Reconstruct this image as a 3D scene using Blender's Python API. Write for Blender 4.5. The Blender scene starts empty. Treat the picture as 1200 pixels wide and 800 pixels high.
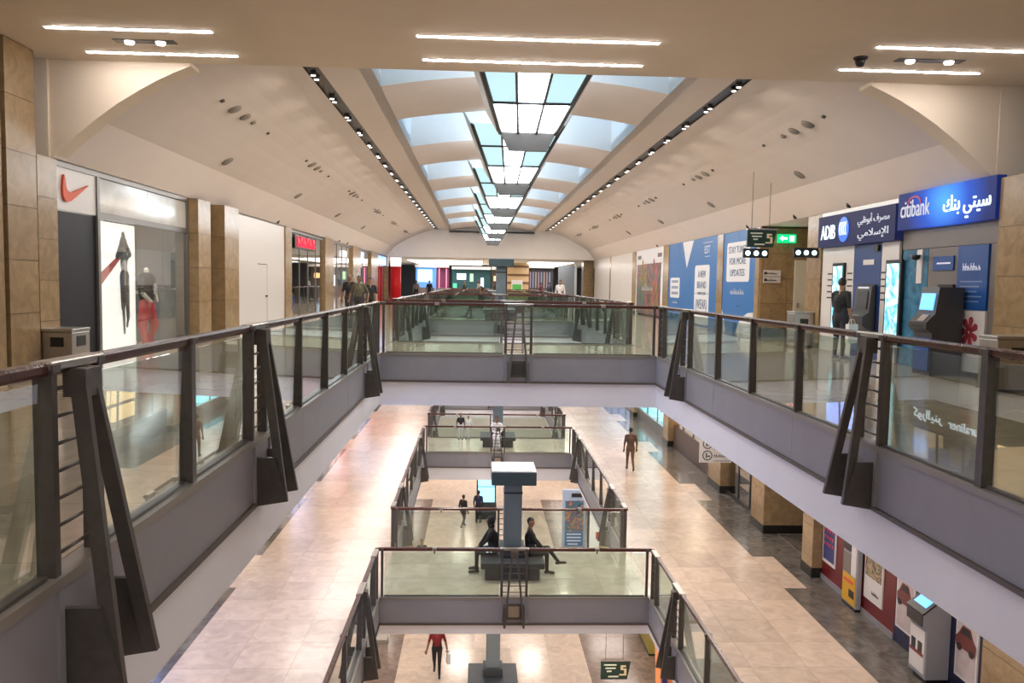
import bpy, bmesh, math, random
import numpy as np
from mathutils import Matrix, Vector
random.seed(7)
SC = bpy.context.scene
COL = SC.collection

# ------------------------------------------------------------------ camera
F_PX, YAW, PITCH, ROLL = 945.0, 0.0424, 0.0714, 0.0172
def camera():
    f = Vector((math.sin(YAW)*math.cos(PITCH), math.cos(YAW)*math.cos(PITCH), -math.sin(PITCH)))
    r = Vector((math.cos(YAW), -math.sin(YAW), 0)); d = f.cross(r)
    r2 = r*math.cos(ROLL) - d*math.sin(ROLL); d2 = r*math.sin(ROLL) + d*math.cos(ROLL)
    c = bpy.data.cameras.new('camera'); c.sensor_fit = 'HORIZONTAL'; c.sensor_width = 36.0
    c.lens = 36.0*F_PX/1200.0; c.clip_start = 0.05; c.clip_end = 400
    o = bpy.data.objects.new('camera', c); COL.objects.link(o)
    M = Matrix.Identity(4)
    for i in range(3):
        M[i][0] = r2[i]; M[i][1] = -d2[i]; M[i][2] = -f[i]
    M[0][3], M[1][3], M[2][3] = 0.0, 0.0, 1.55
    o.matrix_world = M
    SC.camera = o
camera()

# ------------------------------------------------------------------ sky, exposure, large lights
SKY, SKY_COL = 1.5, (0.22, 0.60, 1.0)
w = bpy.data.worlds.new('sky'); SC.world = w; w.use_nodes = True
bg = w.node_tree.nodes['Background']; bg.inputs[0].default_value = SKY_COL + (1,); bg.inputs[1].default_value = SKY
vs = SC.view_settings
vs.view_transform = 'Standard'; vs.look = 'None'; vs.exposure = 0.5; vs.gamma = 1.0; vs.use_curve_mapping = False
SC.cycles.use_denoising = True
SC.cycles.max_bounces = 10; SC.cycles.transparent_max_bounces = 40; SC.cycles.diffuse_bounces = 5; SC.cycles.glossy_bounces = 4
SC.cycles.sample_clamp_indirect = 6.0
WARM, NEUT, COOL = (1.0, 0.86, 0.74), (1.0, 0.88, 0.78), (0.86, 0.92, 1.0)
def area(name, x, y, z, sx, sy, power, col, up=False):
    l = bpy.data.lights.new(name, 'AREA'); l.shape = 'RECTANGLE'; l.size = sx; l.size_y = sy; l.energy = power; l.color = col
    o = bpy.data.objects.new(name, l); COL.objects.link(o); o.location = (x, y, z)
    if up: o.rotation_euler = (math.pi, 0, 0)
    return o
# continuous lamp tracks in the vault (upper mall)
for x in (-3.27, 5.11):
    for k in range(22): area('track_lamp', x, 16.2+2.0*k, 5.46, 0.10, 0.10, 52, WARM)
# square lamps under the soffits of the two lower malls
for x in (-4.75, 6.35):
    for k in range(13):
        area('soffit_lamp', x, 6+4.4*k, -1.20, 1.7, 1.7, 62, NEUT)
        area('soffit_lamp', x, 6+4.4*k, -6.42, 1.7, 1.7, 58, NEUT)
for y in (19.3, 34.7, 50.2):
    for dx in (-1.6, 1.6):
        area('soffit_lamp', 0.92+dx, y, -1.19, 0.5, 0.5, 55, NEUT); area('soffit_lamp', 0.92+dx, y, -6.64, 0.9, 0.9, 80, NEUT)
# daylight-coloured lamps of the food hall beyond the end wall
for x in (-4, 1, 6): area('hall_lamp', x, 76, 3.36, 1.2, 18, 260, NEUT)

# ------------------------------------------------------------------ dimensions (metres, from the photograph)
CX = 0.92                      # mall axis
XL, XR = -2.15, 3.98           # void edges
WLX, WRX = -7.06, 8.90         # shop fronts, upper level
LRX, LLX = 8.42, -6.60         # shop fronts, lower level
ZU, ZL, ZG = 0.0, -5.47, -10.94
YEND = 62.0
VOIDS = [(0.05, 17.65), (20.95, 33.10), (36.35, 48.55), (51.80, 62.6)]

# ------------------------------------------------------------------ materials
MATS = {}
def mat(name, col, rough=0.5, metal=0.0, spec=0.5, emit=0.0, ecol=None, noise=None, rnd=0.0, bump=0.0):
    """principled material; noise=(scale, amount, detail) varies the value; rnd varies it per object"""
    if name in MATS: return MATS[name]
    m = bpy.data.materials.new(name); m.use_nodes = True; nt = m.node_tree; b = nt.nodes['Principled BSDF']
    b.inputs['Roughness'].default_value = rough; b.inputs['Metallic'].default_value = metal
    b.inputs['Specular IOR Level'].default_value = spec
    b.inputs['Base Color'].default_value = tuple(col) + (1,)
    if emit:
        b.inputs['Emission Color'].default_value = tuple(ecol or col) + (1,); b.inputs['Emission Strength'].default_value = emit
    if noise or rnd:
        hsv = nt.nodes.new('ShaderNodeHueSaturation'); hsv.inputs['Color'].default_value = tuple(col) + (1,)
        val = None
        if noise:
            tc = nt.nodes.new('ShaderNodeTexCoord'); n = nt.nodes.new('ShaderNodeTexNoise')
            n.inputs['Scale'].default_value = noise[0]; n.inputs['Detail'].default_value = noise[2] if len(noise) > 2 else 4
            n.inputs['Distortion'].default_value = 1.2
            oi0 = nt.nodes.new('ShaderNodeObjectInfo'); ad = nt.nodes.new('ShaderNodeVectorMath'); ad.operation = 'ADD'
            mu0 = nt.nodes.new('ShaderNodeMath'); mu0.operation = 'MULTIPLY'; mu0.inputs[1].default_value = 37.0
            nt.links.new(oi0.outputs['Random'], mu0.inputs[0]); nt.links.new(tc.outputs['Object'], ad.inputs[0]); nt.links.new(mu0.outputs[0], ad.inputs[1])
            nt.links.new(ad.outputs[0], n.inputs['Vector'])
            mr = nt.nodes.new('ShaderNodeMapRange'); mr.inputs[1].default_value = 0.3; mr.inputs[2].default_value = 0.7
            mr.inputs[3].default_value = 1 - noise[1]; mr.inputs[4].default_value = 1 + noise[1]
            nt.links.new(n.outputs['Fac'], mr.inputs[0]); val = mr.outputs[0]
        if rnd:
            oi = nt.nodes.new('ShaderNodeObjectInfo'); mr2 = nt.nodes.new('ShaderNodeMapRange')
            mr2.inputs[3].default_value = 1 - rnd; mr2.inputs[4].default_value = 1 + rnd
            nt.links.new(oi.outputs['Random'], mr2.inputs[0])
            if val is None: val = mr2.outputs[0]
            else:
                mu = nt.nodes.new('ShaderNodeMath'); mu.operation = 'MULTIPLY'
                nt.links.new(val, mu.inputs[0]); nt.links.new(mr2.outputs[0], mu.inputs[1]); val = mu.outputs[0]
        nt.links.new(val, hsv.inputs['Value']); nt.links.new(hsv.outputs[0], b.inputs['Base Color'])
    if bump:
        tc = nt.nodes.new('ShaderNodeTexCoord'); n = nt.nodes.new('ShaderNodeTexNoise'); n.inputs['Scale'].default_value = 60
        bp = nt.nodes.new('ShaderNodeBump'); bp.inputs['Strength'].default_value = bump; bp.inputs['Distance'].default_value = 0.01
        nt.links.new(tc.outputs['Object'], n.inputs['Vector']); nt.links.new(n.outputs['Fac'], bp.inputs['Height']); nt.links.new(bp.outputs[0], b.inputs['Normal'])
    MATS[name] = m; return m
def glow(name, col, strength):
    if name in MATS: return MATS[name]
    m = mat(name, (0.02, 0.02, 0.02), 0.3, emit=strength, ecol=col); return m
def glass(name, tint, boost=1.0):
    """clear architectural glass: straight transmission plus Fresnel reflection at each face"""
    if name in MATS: return MATS[name]
    m = bpy.data.materials.new(name); m.use_nodes = True; nt = m.node_tree; nt.nodes.clear(); N = nt.nodes.new
    out = N('ShaderNodeOutputMaterial'); mix = N('ShaderNodeMixShader'); tr = N('ShaderNodeBsdfTransparent'); gl = N('ShaderNodeBsdfGlossy')
    fr = N('ShaderNodeFresnel'); geo = N('ShaderNodeNewGeometry'); mr = N('ShaderNodeMapRange'); mu = N('ShaderNodeMath'); mu.operation = 'MULTIPLY'; mu.use_clamp = True
    mr.inputs[3].default_value = 1.52; mr.inputs[4].default_value = 1/1.52; mu.inputs[1].default_value = boost
    tr.inputs[0].default_value = tuple(tint) + (1,); gl.inputs['Color'].default_value = (1, 1, 1, 1); gl.inputs['Roughness'].default_value = 0.0
    nt.links.new(geo.outputs['Backfacing'], mr.inputs[0]); nt.links.new(mr.outputs[0], fr.inputs['IOR']); nt.links.new(fr.outputs[0], mu.inputs[0])
    nt.links.new(mu.outputs[0], mix.inputs[0]); nt.links.new(tr.outputs[0], mix.inputs[1]); nt.links.new(gl.outputs[0], mix.inputs[2]); nt.links.new(mix.outputs[0], out.inputs[0])
    MATS[name] = m; return m
def print_mat(name, cols, scale=3.0, emit=0.0, rough=0.35):
    """printed picture: noise through a colour ramp"""
    if name in MATS: return MATS[name]
    m = bpy.data.materials.new(name); m.use_nodes = True; nt = m.node_tree; b = nt.nodes['Principled BSDF']; b.inputs['Roughness'].default_value = rough
    tc = nt.nodes.new('ShaderNodeTexCoord'); n = nt.nodes.new('ShaderNodeTexNoise'); n.inputs['Scale'].default_value = scale; n.inputs['Distortion'].default_value = 2.0; n.inputs['Detail'].default_value = 3
    rp = nt.nodes.new('ShaderNodeValToRGB'); el = rp.color_ramp.elements
    while len(el) < len(cols): el.new(0.5)
    for i, c in enumerate(cols): el[i].position = 0.3 + 0.4*i/max(1, len(cols)-1); el[i].color = tuple(c) + (1,)
    nt.links.new(tc.outputs['Object'], n.inputs['Vector']); nt.links.new(n.outputs['Fac'], rp.inputs[0]); nt.links.new(rp.outputs[0], b.inputs['Base Color'])
    if emit: nt.links.new(rp.outputs[0], b.inputs['Emission Color']); b.inputs['Emission Strength'].default_value = emit
    MATS[name] = m; return m

PLASTER = mat('vault_plaster', (0.74, 0.66, 0.605), 0.75, noise=(0.8, 0.02))
WALLW = mat('white_paint', (0.82, 0.79, 0.76), 0.6, noise=(1.0, 0.02))
SLABW = mat('slab_edge_paint', (0.91, 0.92, 0.985), 0.55, noise=(0.7, 0.02))
CEILB = mat('beige_ceiling_paint', (0.78, 0.67, 0.53), 0.8, noise=(0.6, 0.03))
FASCIA = mat('grey_fascia_metal', (0.29, 0.29, 0.32), 0.45, 0.0, 0.5, noise=(2.0, 0.04))
LIP = mat('brown_lip', (0.11, 0.09, 0.075), 0.5)
BRONZE = mat('dark_bronze', (0.10, 0.09, 0.082), 0.38, 0.25, noise=(9, 0.12))
STEEL = mat('brushed_steel', (0.45, 0.43, 0.40), 0.3, 0.9, noise=(12, 0.08))
WOOD = mat('dark_red_wood', (0.075, 0.028, 0.02), 0.25, noise=(14, 0.25))
MARB = mat('beige_floor_marble', (0.54, 0.43, 0.345), 0.20, spec=0.5, noise=(2.6, 0.13, 6), rnd=0.09)
MARBU = mat('polished_upper_marble', (0.40, 0.34, 0.25), 0.10, spec=0.5, noise=(2.0, 0.14, 6), rnd=0.06)
DARKM = mat('dark_grey_marble', (0.115, 0.105, 0.095), 0.16, noise=(3.0, 0.35, 7), rnd=0.10)
BROWNM = mat('brown_marble', (0.17, 0.12, 0.095), 0.18, noise=(3.0, 0.30, 7), rnd=0.10)
TRAV = mat('tan_travertine', (0.31, 0.213, 0.112), 0.20, noise=(3.5, 0.18, 7), rnd=0.07)
JOINT = mat('dark_joint', (0.10, 0.075, 0.05), 0.7)
BLACK = mat('black_satin', (0.012, 0.012, 0.013), 0.35)
NAVYDK = mat('navy_black_shutter', (0.010, 0.010, 0.015), 0.45, spec=.25, noise=(1.5, 0.2))
GLASS = glass('balustrade_glass', (0.87, 0.925, 0.895), 1.7)
SGLASS = glass('shop_glass', (0.90, 0.92, 0.91), 1.3)

# ------------------------------------------------------------------ builders
MESHES = {}
def link(name, me, parent=None, loc=(0, 0, 0)):
    o = bpy.data.objects.new(name, me); COL.objects.link(o)
    loc = Vector(loc)
    if parent is not None:
        o.parent = parent
        p = parent
        while p is not None: loc = loc - p.location; p = p.parent
    o.location = loc
    return o
BOXF = [(0, 3, 2, 1), (4, 5, 6, 7), (0, 1, 5, 4), (1, 2, 6, 5), (2, 3, 7, 6), (3, 0, 4, 7)]
def box_mesh(dx, dy, dz, m, bev=0.0, top=None):
    key = (round(dx, 4), round(dy, 4), round(dz, 4), m.name, bev, top.name if top else None)
    if key in MESHES: return MESHES[key]
    a, b, c = dx/2, dy/2, dz/2
    v = [(-a, -b, -c), (a, -b, -c), (a, b, -c), (-a, b, -c), (-a, -b, c), (a, -b, c), (a, b, c), (-a, b, c)]
    me = bpy.data.meshes.new('box'); me.from_pydata(v, [], BOXF)
    me.materials.append(m)
    if top: me.materials.append(top); me.polygons[1].material_index = 1
    if bev:
        bm = bmesh.new(); bm.from_mesh(me)
        bmesh.ops.bevel(bm, geom=bm.edges[:], offset=bev, segments=2, profile=0.5, affect='EDGES')
        bm.to_mesh(me); bm.free()
    MESHES[key] = me; return me
def box(name, x0, x1, y0, y1, z0, z1, m, parent=None, bev=0.0, top=None):
    me = box_mesh(abs(x1-x0), abs(y1-y0), abs(z1-z0), m, bev, top)
    return link(name, me, parent, ((x0+x1)/2, (y0+y1)/2, (z0+z1)/2))
def prism(name, pts, axis, a0, a1, m, parent=None, loc=None):
    """polygon (list of 2-D points) extruded along an axis. axis y: pts=(x,z); x: pts=(y,z); z: pts=(x,y)"""
    n = len(pts); P = []
    for a in (a0, a1):
        for (p, q) in pts: P.append((p, a, q) if axis == 'y' else (a, p, q) if axis == 'x' else (p, q, a))
    c = Vector((sum(p[0] for p in P)/len(P), sum(p[1] for p in P)/len(P), sum(p[2] for p in P)/len(P)))
    F = [tuple(range(n)), tuple(range(2*n-1, n-1, -1))] + [(i, i+n, (i+1) % n+n, (i+1) % n) for i in range(n)]
    me = bpy.data.meshes.new('prism'); me.from_pydata([tuple(Vector(p)-c) for p in P], [], F); me.materials.append(m)
    bm = bmesh.new(); bm.from_mesh(me); bmesh.ops.recalc_face_normals(bm, faces=bm.faces); bm.to_mesh(me); bm.free()
    return link(name, me, parent, c)
def lathe(name, prof, m, loc, parent=None, n=16, axis='z', smooth=True, ring=False):
    """profile of (radius, height) turned round an axis"""
    key = ('lathe', tuple(prof), m.name, n, axis)
    if key not in MESHES:
        V, Fc = [], []
        for (r, h) in prof:
            for i in range(n):
                a = 2*math.pi*i/n; p = (r*math.cos(a), r*math.sin(a), h)
                V.append(p if axis == 'z' else (p[2], p[0], p[1]) if axis == 'x' else (p[0], p[2], p[1]))
        for j in range(len(prof)-1):
            for i in range(n): Fc.append((j*n+i, j*n+(i+1) % n, (j+1)*n+(i+1) % n, (j+1)*n+i))
        if ring: Fc += [((len(prof)-1)*n+i, (len(prof)-1)*n+(i+1) % n, (i+1) % n, i) for i in range(n)]
        else: Fc.append(tuple(range(n))); Fc.append(tuple(range((len(prof)-1)*n, len(prof)*n)))
        me = bpy.data.meshes.new('lathe'); me.from_pydata(V, [], Fc); me.materials.append(m)
        bm = bmesh.new(); bm.from_mesh(me); bmesh.ops.recalc_face_normals(bm, faces=bm.faces); bm.to_mesh(me); bm.free()
        if smooth:
            for p in me.polygons: p.use_smooth = len(p.vertices) == 4
        MESHES[key] = me
    return link(name, MESHES[key], parent, loc)
def rod(name, p0, p1, r, m, parent=None, n=8):
    p0, p1 = Vector(p0), Vector(p1); d = p1-p0; L = d.length
    key = ('rod', round(L, 4), r, m.name, n, tuple(round(v, 3) for v in d))
    if key not in MESHES:
        bm = bmesh.new(); bmesh.ops.create_cone(bm, cap_ends=True, segments=n, radius1=r, radius2=r, depth=L)
        bm.transform(d.to_track_quat('Z', 'Y').to_matrix().to_4x4())
        me = bpy.data.meshes.new('rod'); bm.to_mesh(me); bm.free(); me.materials.append(m)
        for p in me.polygons: p.use_smooth = len(p.vertices) == 4
        MESHES[key] = me
    return link(name, MESHES[key], parent, (p0+p1)/2)
def thing(name, label, cat, loc, group=None, kind=None):
    o = bpy.data.objects.new(name, None); COL.objects.link(o); o.location = loc; o.empty_display_size = 0.2
    o['label'] = label; o['category'] = cat
    if group: o['group'] = group
    if kind: o['kind'] = kind
    return o
def tag(o, label=None, cat=None, group=None, kind=None):
    if label: o['label'] = label
    if cat: o['category'] = cat
    if group: o['group'] = group
    if kind: o['kind'] = kind
    return o
def struct(o, label, cat): return tag(o, label, cat, None, 'structure')
def text(name, s, size, m, parent, loc, face, width=None, depth=0.015, squash=None):
    """lettering as mesh. face: '+x' reads from +x side, '-x', '-y'"""
    c = bpy.data.curves.new('t', 'FONT'); c.body = s; c.size = size; c.extrude = depth; c.align_x = 'CENTER'; c.align_y = 'CENTER'; c.resolution_u = 2
    o = bpy.data.objects.new('t', c); COL.objects.link(o)
    dg = bpy.context.evaluated_depsgraph_get(); me = bpy.data.meshes.new_from_object(o.evaluated_get(dg))
    bpy.data.objects.remove(o); bpy.data.curves.remove(c)
    me.materials.clear(); me.materials.append(m)
    xs = [v.co.x for v in me.vertices]; k = 1.0
    if width and xs: k = width/max(1e-3, max(xs)-min(xs))
    ky = squash if squash else 1.0
    R = {'-y': Matrix.Rotation(math.pi/2, 4, 'X'), '-x': Matrix.Rotation(-math.pi/2, 4, 'Z') @ Matrix.Rotation(math.pi/2, 4, 'X'),
         '+x': Matrix.Rotation(math.pi/2, 4, 'Z') @ Matrix.Rotation(math.pi/2, 4, 'X')}[face]
    me.transform(R @ Matrix.Diagonal((k, ky, 1, 1)))
    return link(name, me, parent, loc)
def blurred_text(name, n, h, m, parent, loc, face, width, depth=.003):
    """print too blurred to read: a row of letter-high strokes, joined as one flat print"""
    x, y, z = loc; V, Fc = [], []; rr = random.Random(n*7+int(abs(y)*10))
    w_ = width/n
    for i in range(n):
        a = -width/2+i*w_; b = a+w_*rr.uniform(.55, .8); t = h*rr.choice((.62, .7, 1.0))
        for (u0, u1, z0, z1) in ((a, a+w_*.22, 0, t), (a, b, t*.42, t*.60), (b-w_*.2, b, 0, t*.6)):
            k = len(V)
            for d in (0, -depth):
                for (p, q) in ((u0, z0), (u1, z0), (u1, z1), (u0, z1)): V.append((d, -p, q-h/2) if face == '-x' else (p, d, q-h/2))
            Fc += [tuple(k+j for j in f) for f in BOXF]
    me = bpy.data.meshes.new('print'); me.from_pydata(V, [], Fc); me.materials.append(m)
    return link(name, me, parent, loc)
AR = {'ا': ('\uFE8D', '\uFE8E'), 'أ': ('\uFE83', '\uFE84'), 'ر': ('\uFEAD', '\uFEAE'), 'و': ('\uFEED', '\uFEEE'), 'ز': ('\uFEAF', '\uFEB0'), 'د': ('\uFEA9', '\uFEAA'),
      '\u0001': ('\uFEF9', '\uFEFA'), '\u0002': ('\uFEFB', '\uFEFC')}
for ch, b in (('ب', 0xFE8F), ('ت', 0xFE95), ('س', 0xFEB1), ('ص', 0xFEB9), ('ظ', 0xFEC5), ('ف', 0xFED1), ('ك', 0xFED9), ('ل', 0xFEDD), ('م', 0xFEE1), ('ن', 0xFEE5), ('ي', 0xFEF1)):
    AR[ch] = tuple(chr(b+i) for i in range(4))
def arabic(s):
    s = s.replace('لإ', '\u0001').replace('لا', '\u0002'); out = ''
    for i, ch in enumerate(s):
        if ch not in AR: out += ch; continue
        prev = i > 0 and s[i-1] in AR and len(AR[s[i-1]]) == 4
        nxt = i+1 < len(s) and s[i+1] in AR and len(AR[ch]) == 4
        f = AR[ch]; out += f[3] if prev and nxt else f[1] if prev else f[2] if nxt else f[0]
    return out[::-1]

# ------------------------------------------------------------------ floors
def slab(name, label, x0, x1, y0, y1, zf, top, th=1.145):
    o = box(name, x0, x1, y0, y1, zf-th, zf-0.006, SLABW, None, 0, top)
    return struct(o, label, 'floor')
def tiles(floor, x0, x1, y0, y1, zf, nx, dy, m, gap=0.006):
    dx = (x1-x0)/nx; ny = int(round((y1-y0)/dy)); dy = (y1-y0)/ny
    me = box_mesh(dx-gap, dy-gap, 0.02, m)
    for j in range(ny):
        for i in range(nx): link('tile', me, floor, (x0+dx*(i+.5), y0+dy*(j+.5), zf-0.010))
def fascia(floor, axis, c, a0, a1, out, zf, cuts=(), box_at=None):
    """grey metal panels with a dark lip on the edge of a slab. axis 'y': edge runs along y at x=c, out=+1/-1 side of the void"""
    e = [a0] + [k for k in sorted(cuts) if a0 < k < a1] + [a1]
    for p, q in zip(e[:-1], e[1:]):
        g = 0.004
        args = dict(m=FASCIA, parent=floor)
        if axis == 'y': box('fascia_panel', c, c+out*0.03, p+g, q-g, zf-0.585, zf-0.045, **args)
        else: box('fascia_panel', p+g, q-g, c, c+out*0.03, zf-0.585, zf-0.045, **args)
    if axis == 'y':
        box('edge_sill', c-out*0.10, c+out*0.045, a0, a1, zf-0.043, zf+0.012, SILL, floor)
        box('edge_lip', c, c+out*0.055, a0, a1, zf-0.63, zf-0.588, LIP, floor)
    else:
        box('edge_sill', a0, a1, c-out*0.10, c+out*0.045, zf-0.043, zf+0.012, SILL, floor)
        box('edge_lip', a0, a1, c, c+out*0.055, zf-0.63, zf-0.588, LIP, floor)
SILL = mat('sill_metal', (0.30, 0.28, 0.25), 0.4, 0.3)

LADDERS1 = [(4.10, 4.65), (7.70, 8.25), (15.0, 15.58)]
def side_layout(k):
    """posts, strut ladders and corner ladders along a void's side"""
    y0, y1 = VOIDS[k]
    if k == 0: return [0.45, 2.3, 6.12, 9.85, 11.55, 13.25], LADDERS1, [(17.12, 17.56)]
    L = y1-y0
    lad = [(y0+2.0, y0+2.58), (y1-2.6, y1-2.02)]
    n = max(1, int(round((lad[1][0]-lad[0][1])/1.72))); st = (lad[1][0]-lad[0][1])/n
    return [lad[0][1]+st*(i+1) for i in range(n-1)], lad, [(y0+0.09, y0+0.53), (y1-0.53, y1-0.09)]
LEVELS = [('upper', ZU, (-7.6, 12.2), MARBU), ('lower', ZL, (-8.2, 11.5), MARB)]
SLABS = {}
for lev, zf, (xa, xb), mm in LEVELS:
    for side, x0, x1, e, out in (('left', xa, XL, XL, 1), ('right', XR, xb, XR, -1)):
        near = 'sports shop' if side == 'left' else 'banks'
        lab = {'upper': f'upper mall walkway floor of polished marble along the {near}', 'lower': 'lower mall walkway floor of beige marble ' + ('under the sports shop walkway' if side == 'left' else 'with dark border beside the ticket machines')}[lev]
        s = slab(f'floor_{side}_{lev}', lab, x0, x1, -6, 64, zf, mm, 1.145 if lev == 'upper' else .85); SLABS[lev, side] = s
        for k, (y0, y1) in enumerate(VOIDS):
            po, la, co = side_layout(k)
            cuts = [c for l in la for c in l] + po[3::2]
            fascia(s, 'y', e, y0, y1, out, zf, cuts)
    br = [(-6.0, VOIDS[0][0])] + [(VOIDS[i][1], VOIDS[i+1][0]) for i in range(3)]
    for i, (a, b) in enumerate(br):
        lab = {0: f'{lev} mall bridge floor at the start of the void', 1: f'{lev} mall bridge floor crossing between the first two voids', 2: f'{lev} mall bridge floor crossing between the second and third voids', 3: f'{lev} mall bridge floor crossing closest to the food hall'}[i]
        s = slab('floor_bridge_' + lev, lab, XL, XR, a, b, zf, mm, .85 if lev == 'lower' and i < 2 else 1.145); SLABS[lev, i] = s
        if i > 0: fascia(s, 'x', a, XL, XR, -1, zf, (0.58, 1.20))
        fascia(s, 'x', b, XL, XR, 1, zf, (0.58, 1.20))
hall = slab('floor_hall', 'food hall floor beyond the white end wall', -20, 22, 62.6, 92, ZU, MARBU, 0.6)
g = box('floor_ground', -9, 11, -6, 70, ZG-0.4, ZG-0.006, SLABW, None, 0, MARB); struct(g, 'ground floor of beige marble with brown bands seen down the void', 'floor')
# tiles
tiles(SLABS['upper', 'left'], WLX, XL-0.12, 2.0, 34, ZU, 4, 1.2, MARBU)
tiles(SLABS['upper', 'right'], XR+0.12, WRX, 2.0, 34, ZU, 4, 1.2, MARBU)
for i in (1, 2): tiles(SLABS['upper', i], XL, XR, VOIDS[i-1][1]+0.12, VOIDS[i][0]-0.12, ZU, 6, 1.0, MARBU)
for i in (1, 2): tiles(SLABS['lower', i], XL, XR, VOIDS[i-1][1]+0.12, VOIDS[i][0]-0.12, ZL, 6, 1.0, mat('bridge_marble', (0.50, 0.455, 0.36), 0.16, noise=(2.0, 0.14, 6), rnd=0.05))
for s, x0, x1, b0, b1, wx in (('left', -5.43, XL-0.12, -5.98, -5.43, LLX), ('right', XR+0.12, 7.27, 7.27, 7.82, LRX)):
    fl = SLABS['lower', s]
    tiles(fl, x0, x1, 9.0, 62, ZL, 3, 1.06, MARB)
    # dark border with beige notches in front of the columns (period of the column grid)
    y = 10.5-7.7; k = 0
    out0, out1 = (-6.55, -5.98) if s == 'left' else (7.82, 8.66)
    while y < 56:
        tiles(fl, b0, b1, y, y+2.2, ZL, 1, 1.1, MARB); tiles(fl, b0, b1, y+2.2, y+7.7, ZL, 1, 1.1, DARKM); y += 7.7
    tiles(fl, out0, out1, 2.8, 56.7, ZL, 1, 1.1, DARKM)
    if s == 'right': tiles(fl, 8.67, 9.6, 19.5, 22.3, ZL, 1, 0.95, DARKM)
# ground pattern: beige field, brown side bands, cross bands under the bridges
tiles(g, -2.45, 3.75, 20.5, 30.7, ZG, 5, 1.24, MARB)
tiles(g, -2.45, 3.75, 30.7, 32.6, ZG, 5, 0.95, BROWNM)
tiles(g, -2.45, 3.75, 32.6, 46, ZG, 5, 1.24, MARB)
for a, b in ((-3.9, -2.45), (3.75, 6.2)): tiles(g, a, b, 20.5, 46, ZG, 2, 1.2, BROWNM)

# ------------------------------------------------------------------ ceilings
ZC, YC = 5.08, 13.8           # flat beige ceiling over the first void
VP = [(7.98, 3.50), (7.38, 4.19), (7.05, 4.405), (6.72, 4.605), (6.38, 4.80), (6.04, 4.975), (5.70, 5.13), (5.36, 5.265), (5.02, 5.38), (4.66, 5.48), (4.30, 5.56)]     # vault section: distance from axis, height
def vault(side):
    s = 1 if side == 'right' else -1
    pts = [(CX+s*w_, z) for w_, z in VP]
    up = [(CX+s*(w_+0.25), z+0.25) for w_, z in reversed(VP)]
    o = prism(f'ceiling_vault_{side}', pts+up, 'y', YC, YEND, PLASTER)
    for p in o.data.polygons: p.use_smooth = False
    struct(o, 'curved pale plaster vault above the ' + ('bank' if s > 0 else 'sports shop') + ' walkway', 'ceiling')
    return o
VR, VL = vault('right'), vault('left')
# black lamp slot with small spot lamps, then flat strip to the skylight wells
SPOT = glow('spot_lamp_face', (1.0, 0.93, 0.85), 4.0)
for s, side, va in ((1, 'right', VR), (-1, 'left', VL)):
    def X(w0, w1): return tuple(sorted((CX+s*w0, CX+s*w1)))
    a, b = X(4.42, 3.98); o = box('light_track', a, b, YC, YEND, 5.595, 5.75, BLACK)
    tag(o, 'long black recessed lamp track in the vault above the ' + ('bank' if s > 0 else 'sports shop') + ' walkway', 'light track')
    t = thing('track_spotlights', 'row of small round spot lamps in the black track above the ' + ('bank' if s > 0 else 'sports shop') + ' side', 'spotlight', (CX+s*4.15, YC, 5.6))
    y = 16.15
    while y < 60:
        for d in (0, 0.32):
            lathe('spot_lamp', [(0.0, -0.075), (0.045, -0.075), (0.05, -0.02), (0.05, 0.06)], SPOT, (CX+s*(4.15+0.04), y+d, 5.585), t, 10)
            lathe('spot_collar', [(0.056, -0.05), (0.062, -0.05), (0.062, 0.05), (0.056, 0.05)], BRONZE, (CX+s*4.19, y+d, 5.57), t, 10, ring=True)
        y += 2.0
    a, b = X(4.00, 3.0); o = box(f'ceiling_strip_{side}', a, b, YC, YEND, 5.56, 5.80, PLASTER)
    struct(o, 'flat plaster strip between lamp track and skylight on the ' + ('bank' if s > 0 else 'sports shop') + ' side', 'ceiling')
    a, b = X(3.0, 3.25); o = box(f'wall_skylight_{side}', a, b, 11.5, YEND, 5.56, 7.6, WALLW)
    struct(o, 'upright side of the skylight wells on the ' + ('bank' if s > 0 else 'sports shop') + ' side', 'wall')
WELLS = [(12.65+7.85*i, (17.1 if i == 0 else 16.65)+7.85*i) for i in range(6)]
def arch_block(y0, y1, i):
    n = 12; pts = []
    for j in range(n+1):
        u = -1+2*j/n; pts.append((CX+3.0*u, 5.57+0.28*(1-u*u)))
    pts += [(CX+3.0, 7.6), (CX-3.0, 7.6)]
    o = prism('ceiling_arch', pts, 'y', y0, y1, PLASTER)
    nm_ = ['first', 'second', 'third', 'fourth', 'fifth', 'sixth'][i]
    struct(o, f'{nm_} shallow arched ceiling beam between the skylight wells', 'ceiling')
for i in range(6):
    y0 = WELLS[i][1]; y1 = WELLS[i+1][0] if i < 5 else YEND
    arch_block(y0, y1, i)
struct(box('ceiling_slot', CX-3.2, CX+3.25, 61.3, 61.9, 5.36, 5.46, BLACK), 'black linear slot across the vault at the white end wall', 'trim')
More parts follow.
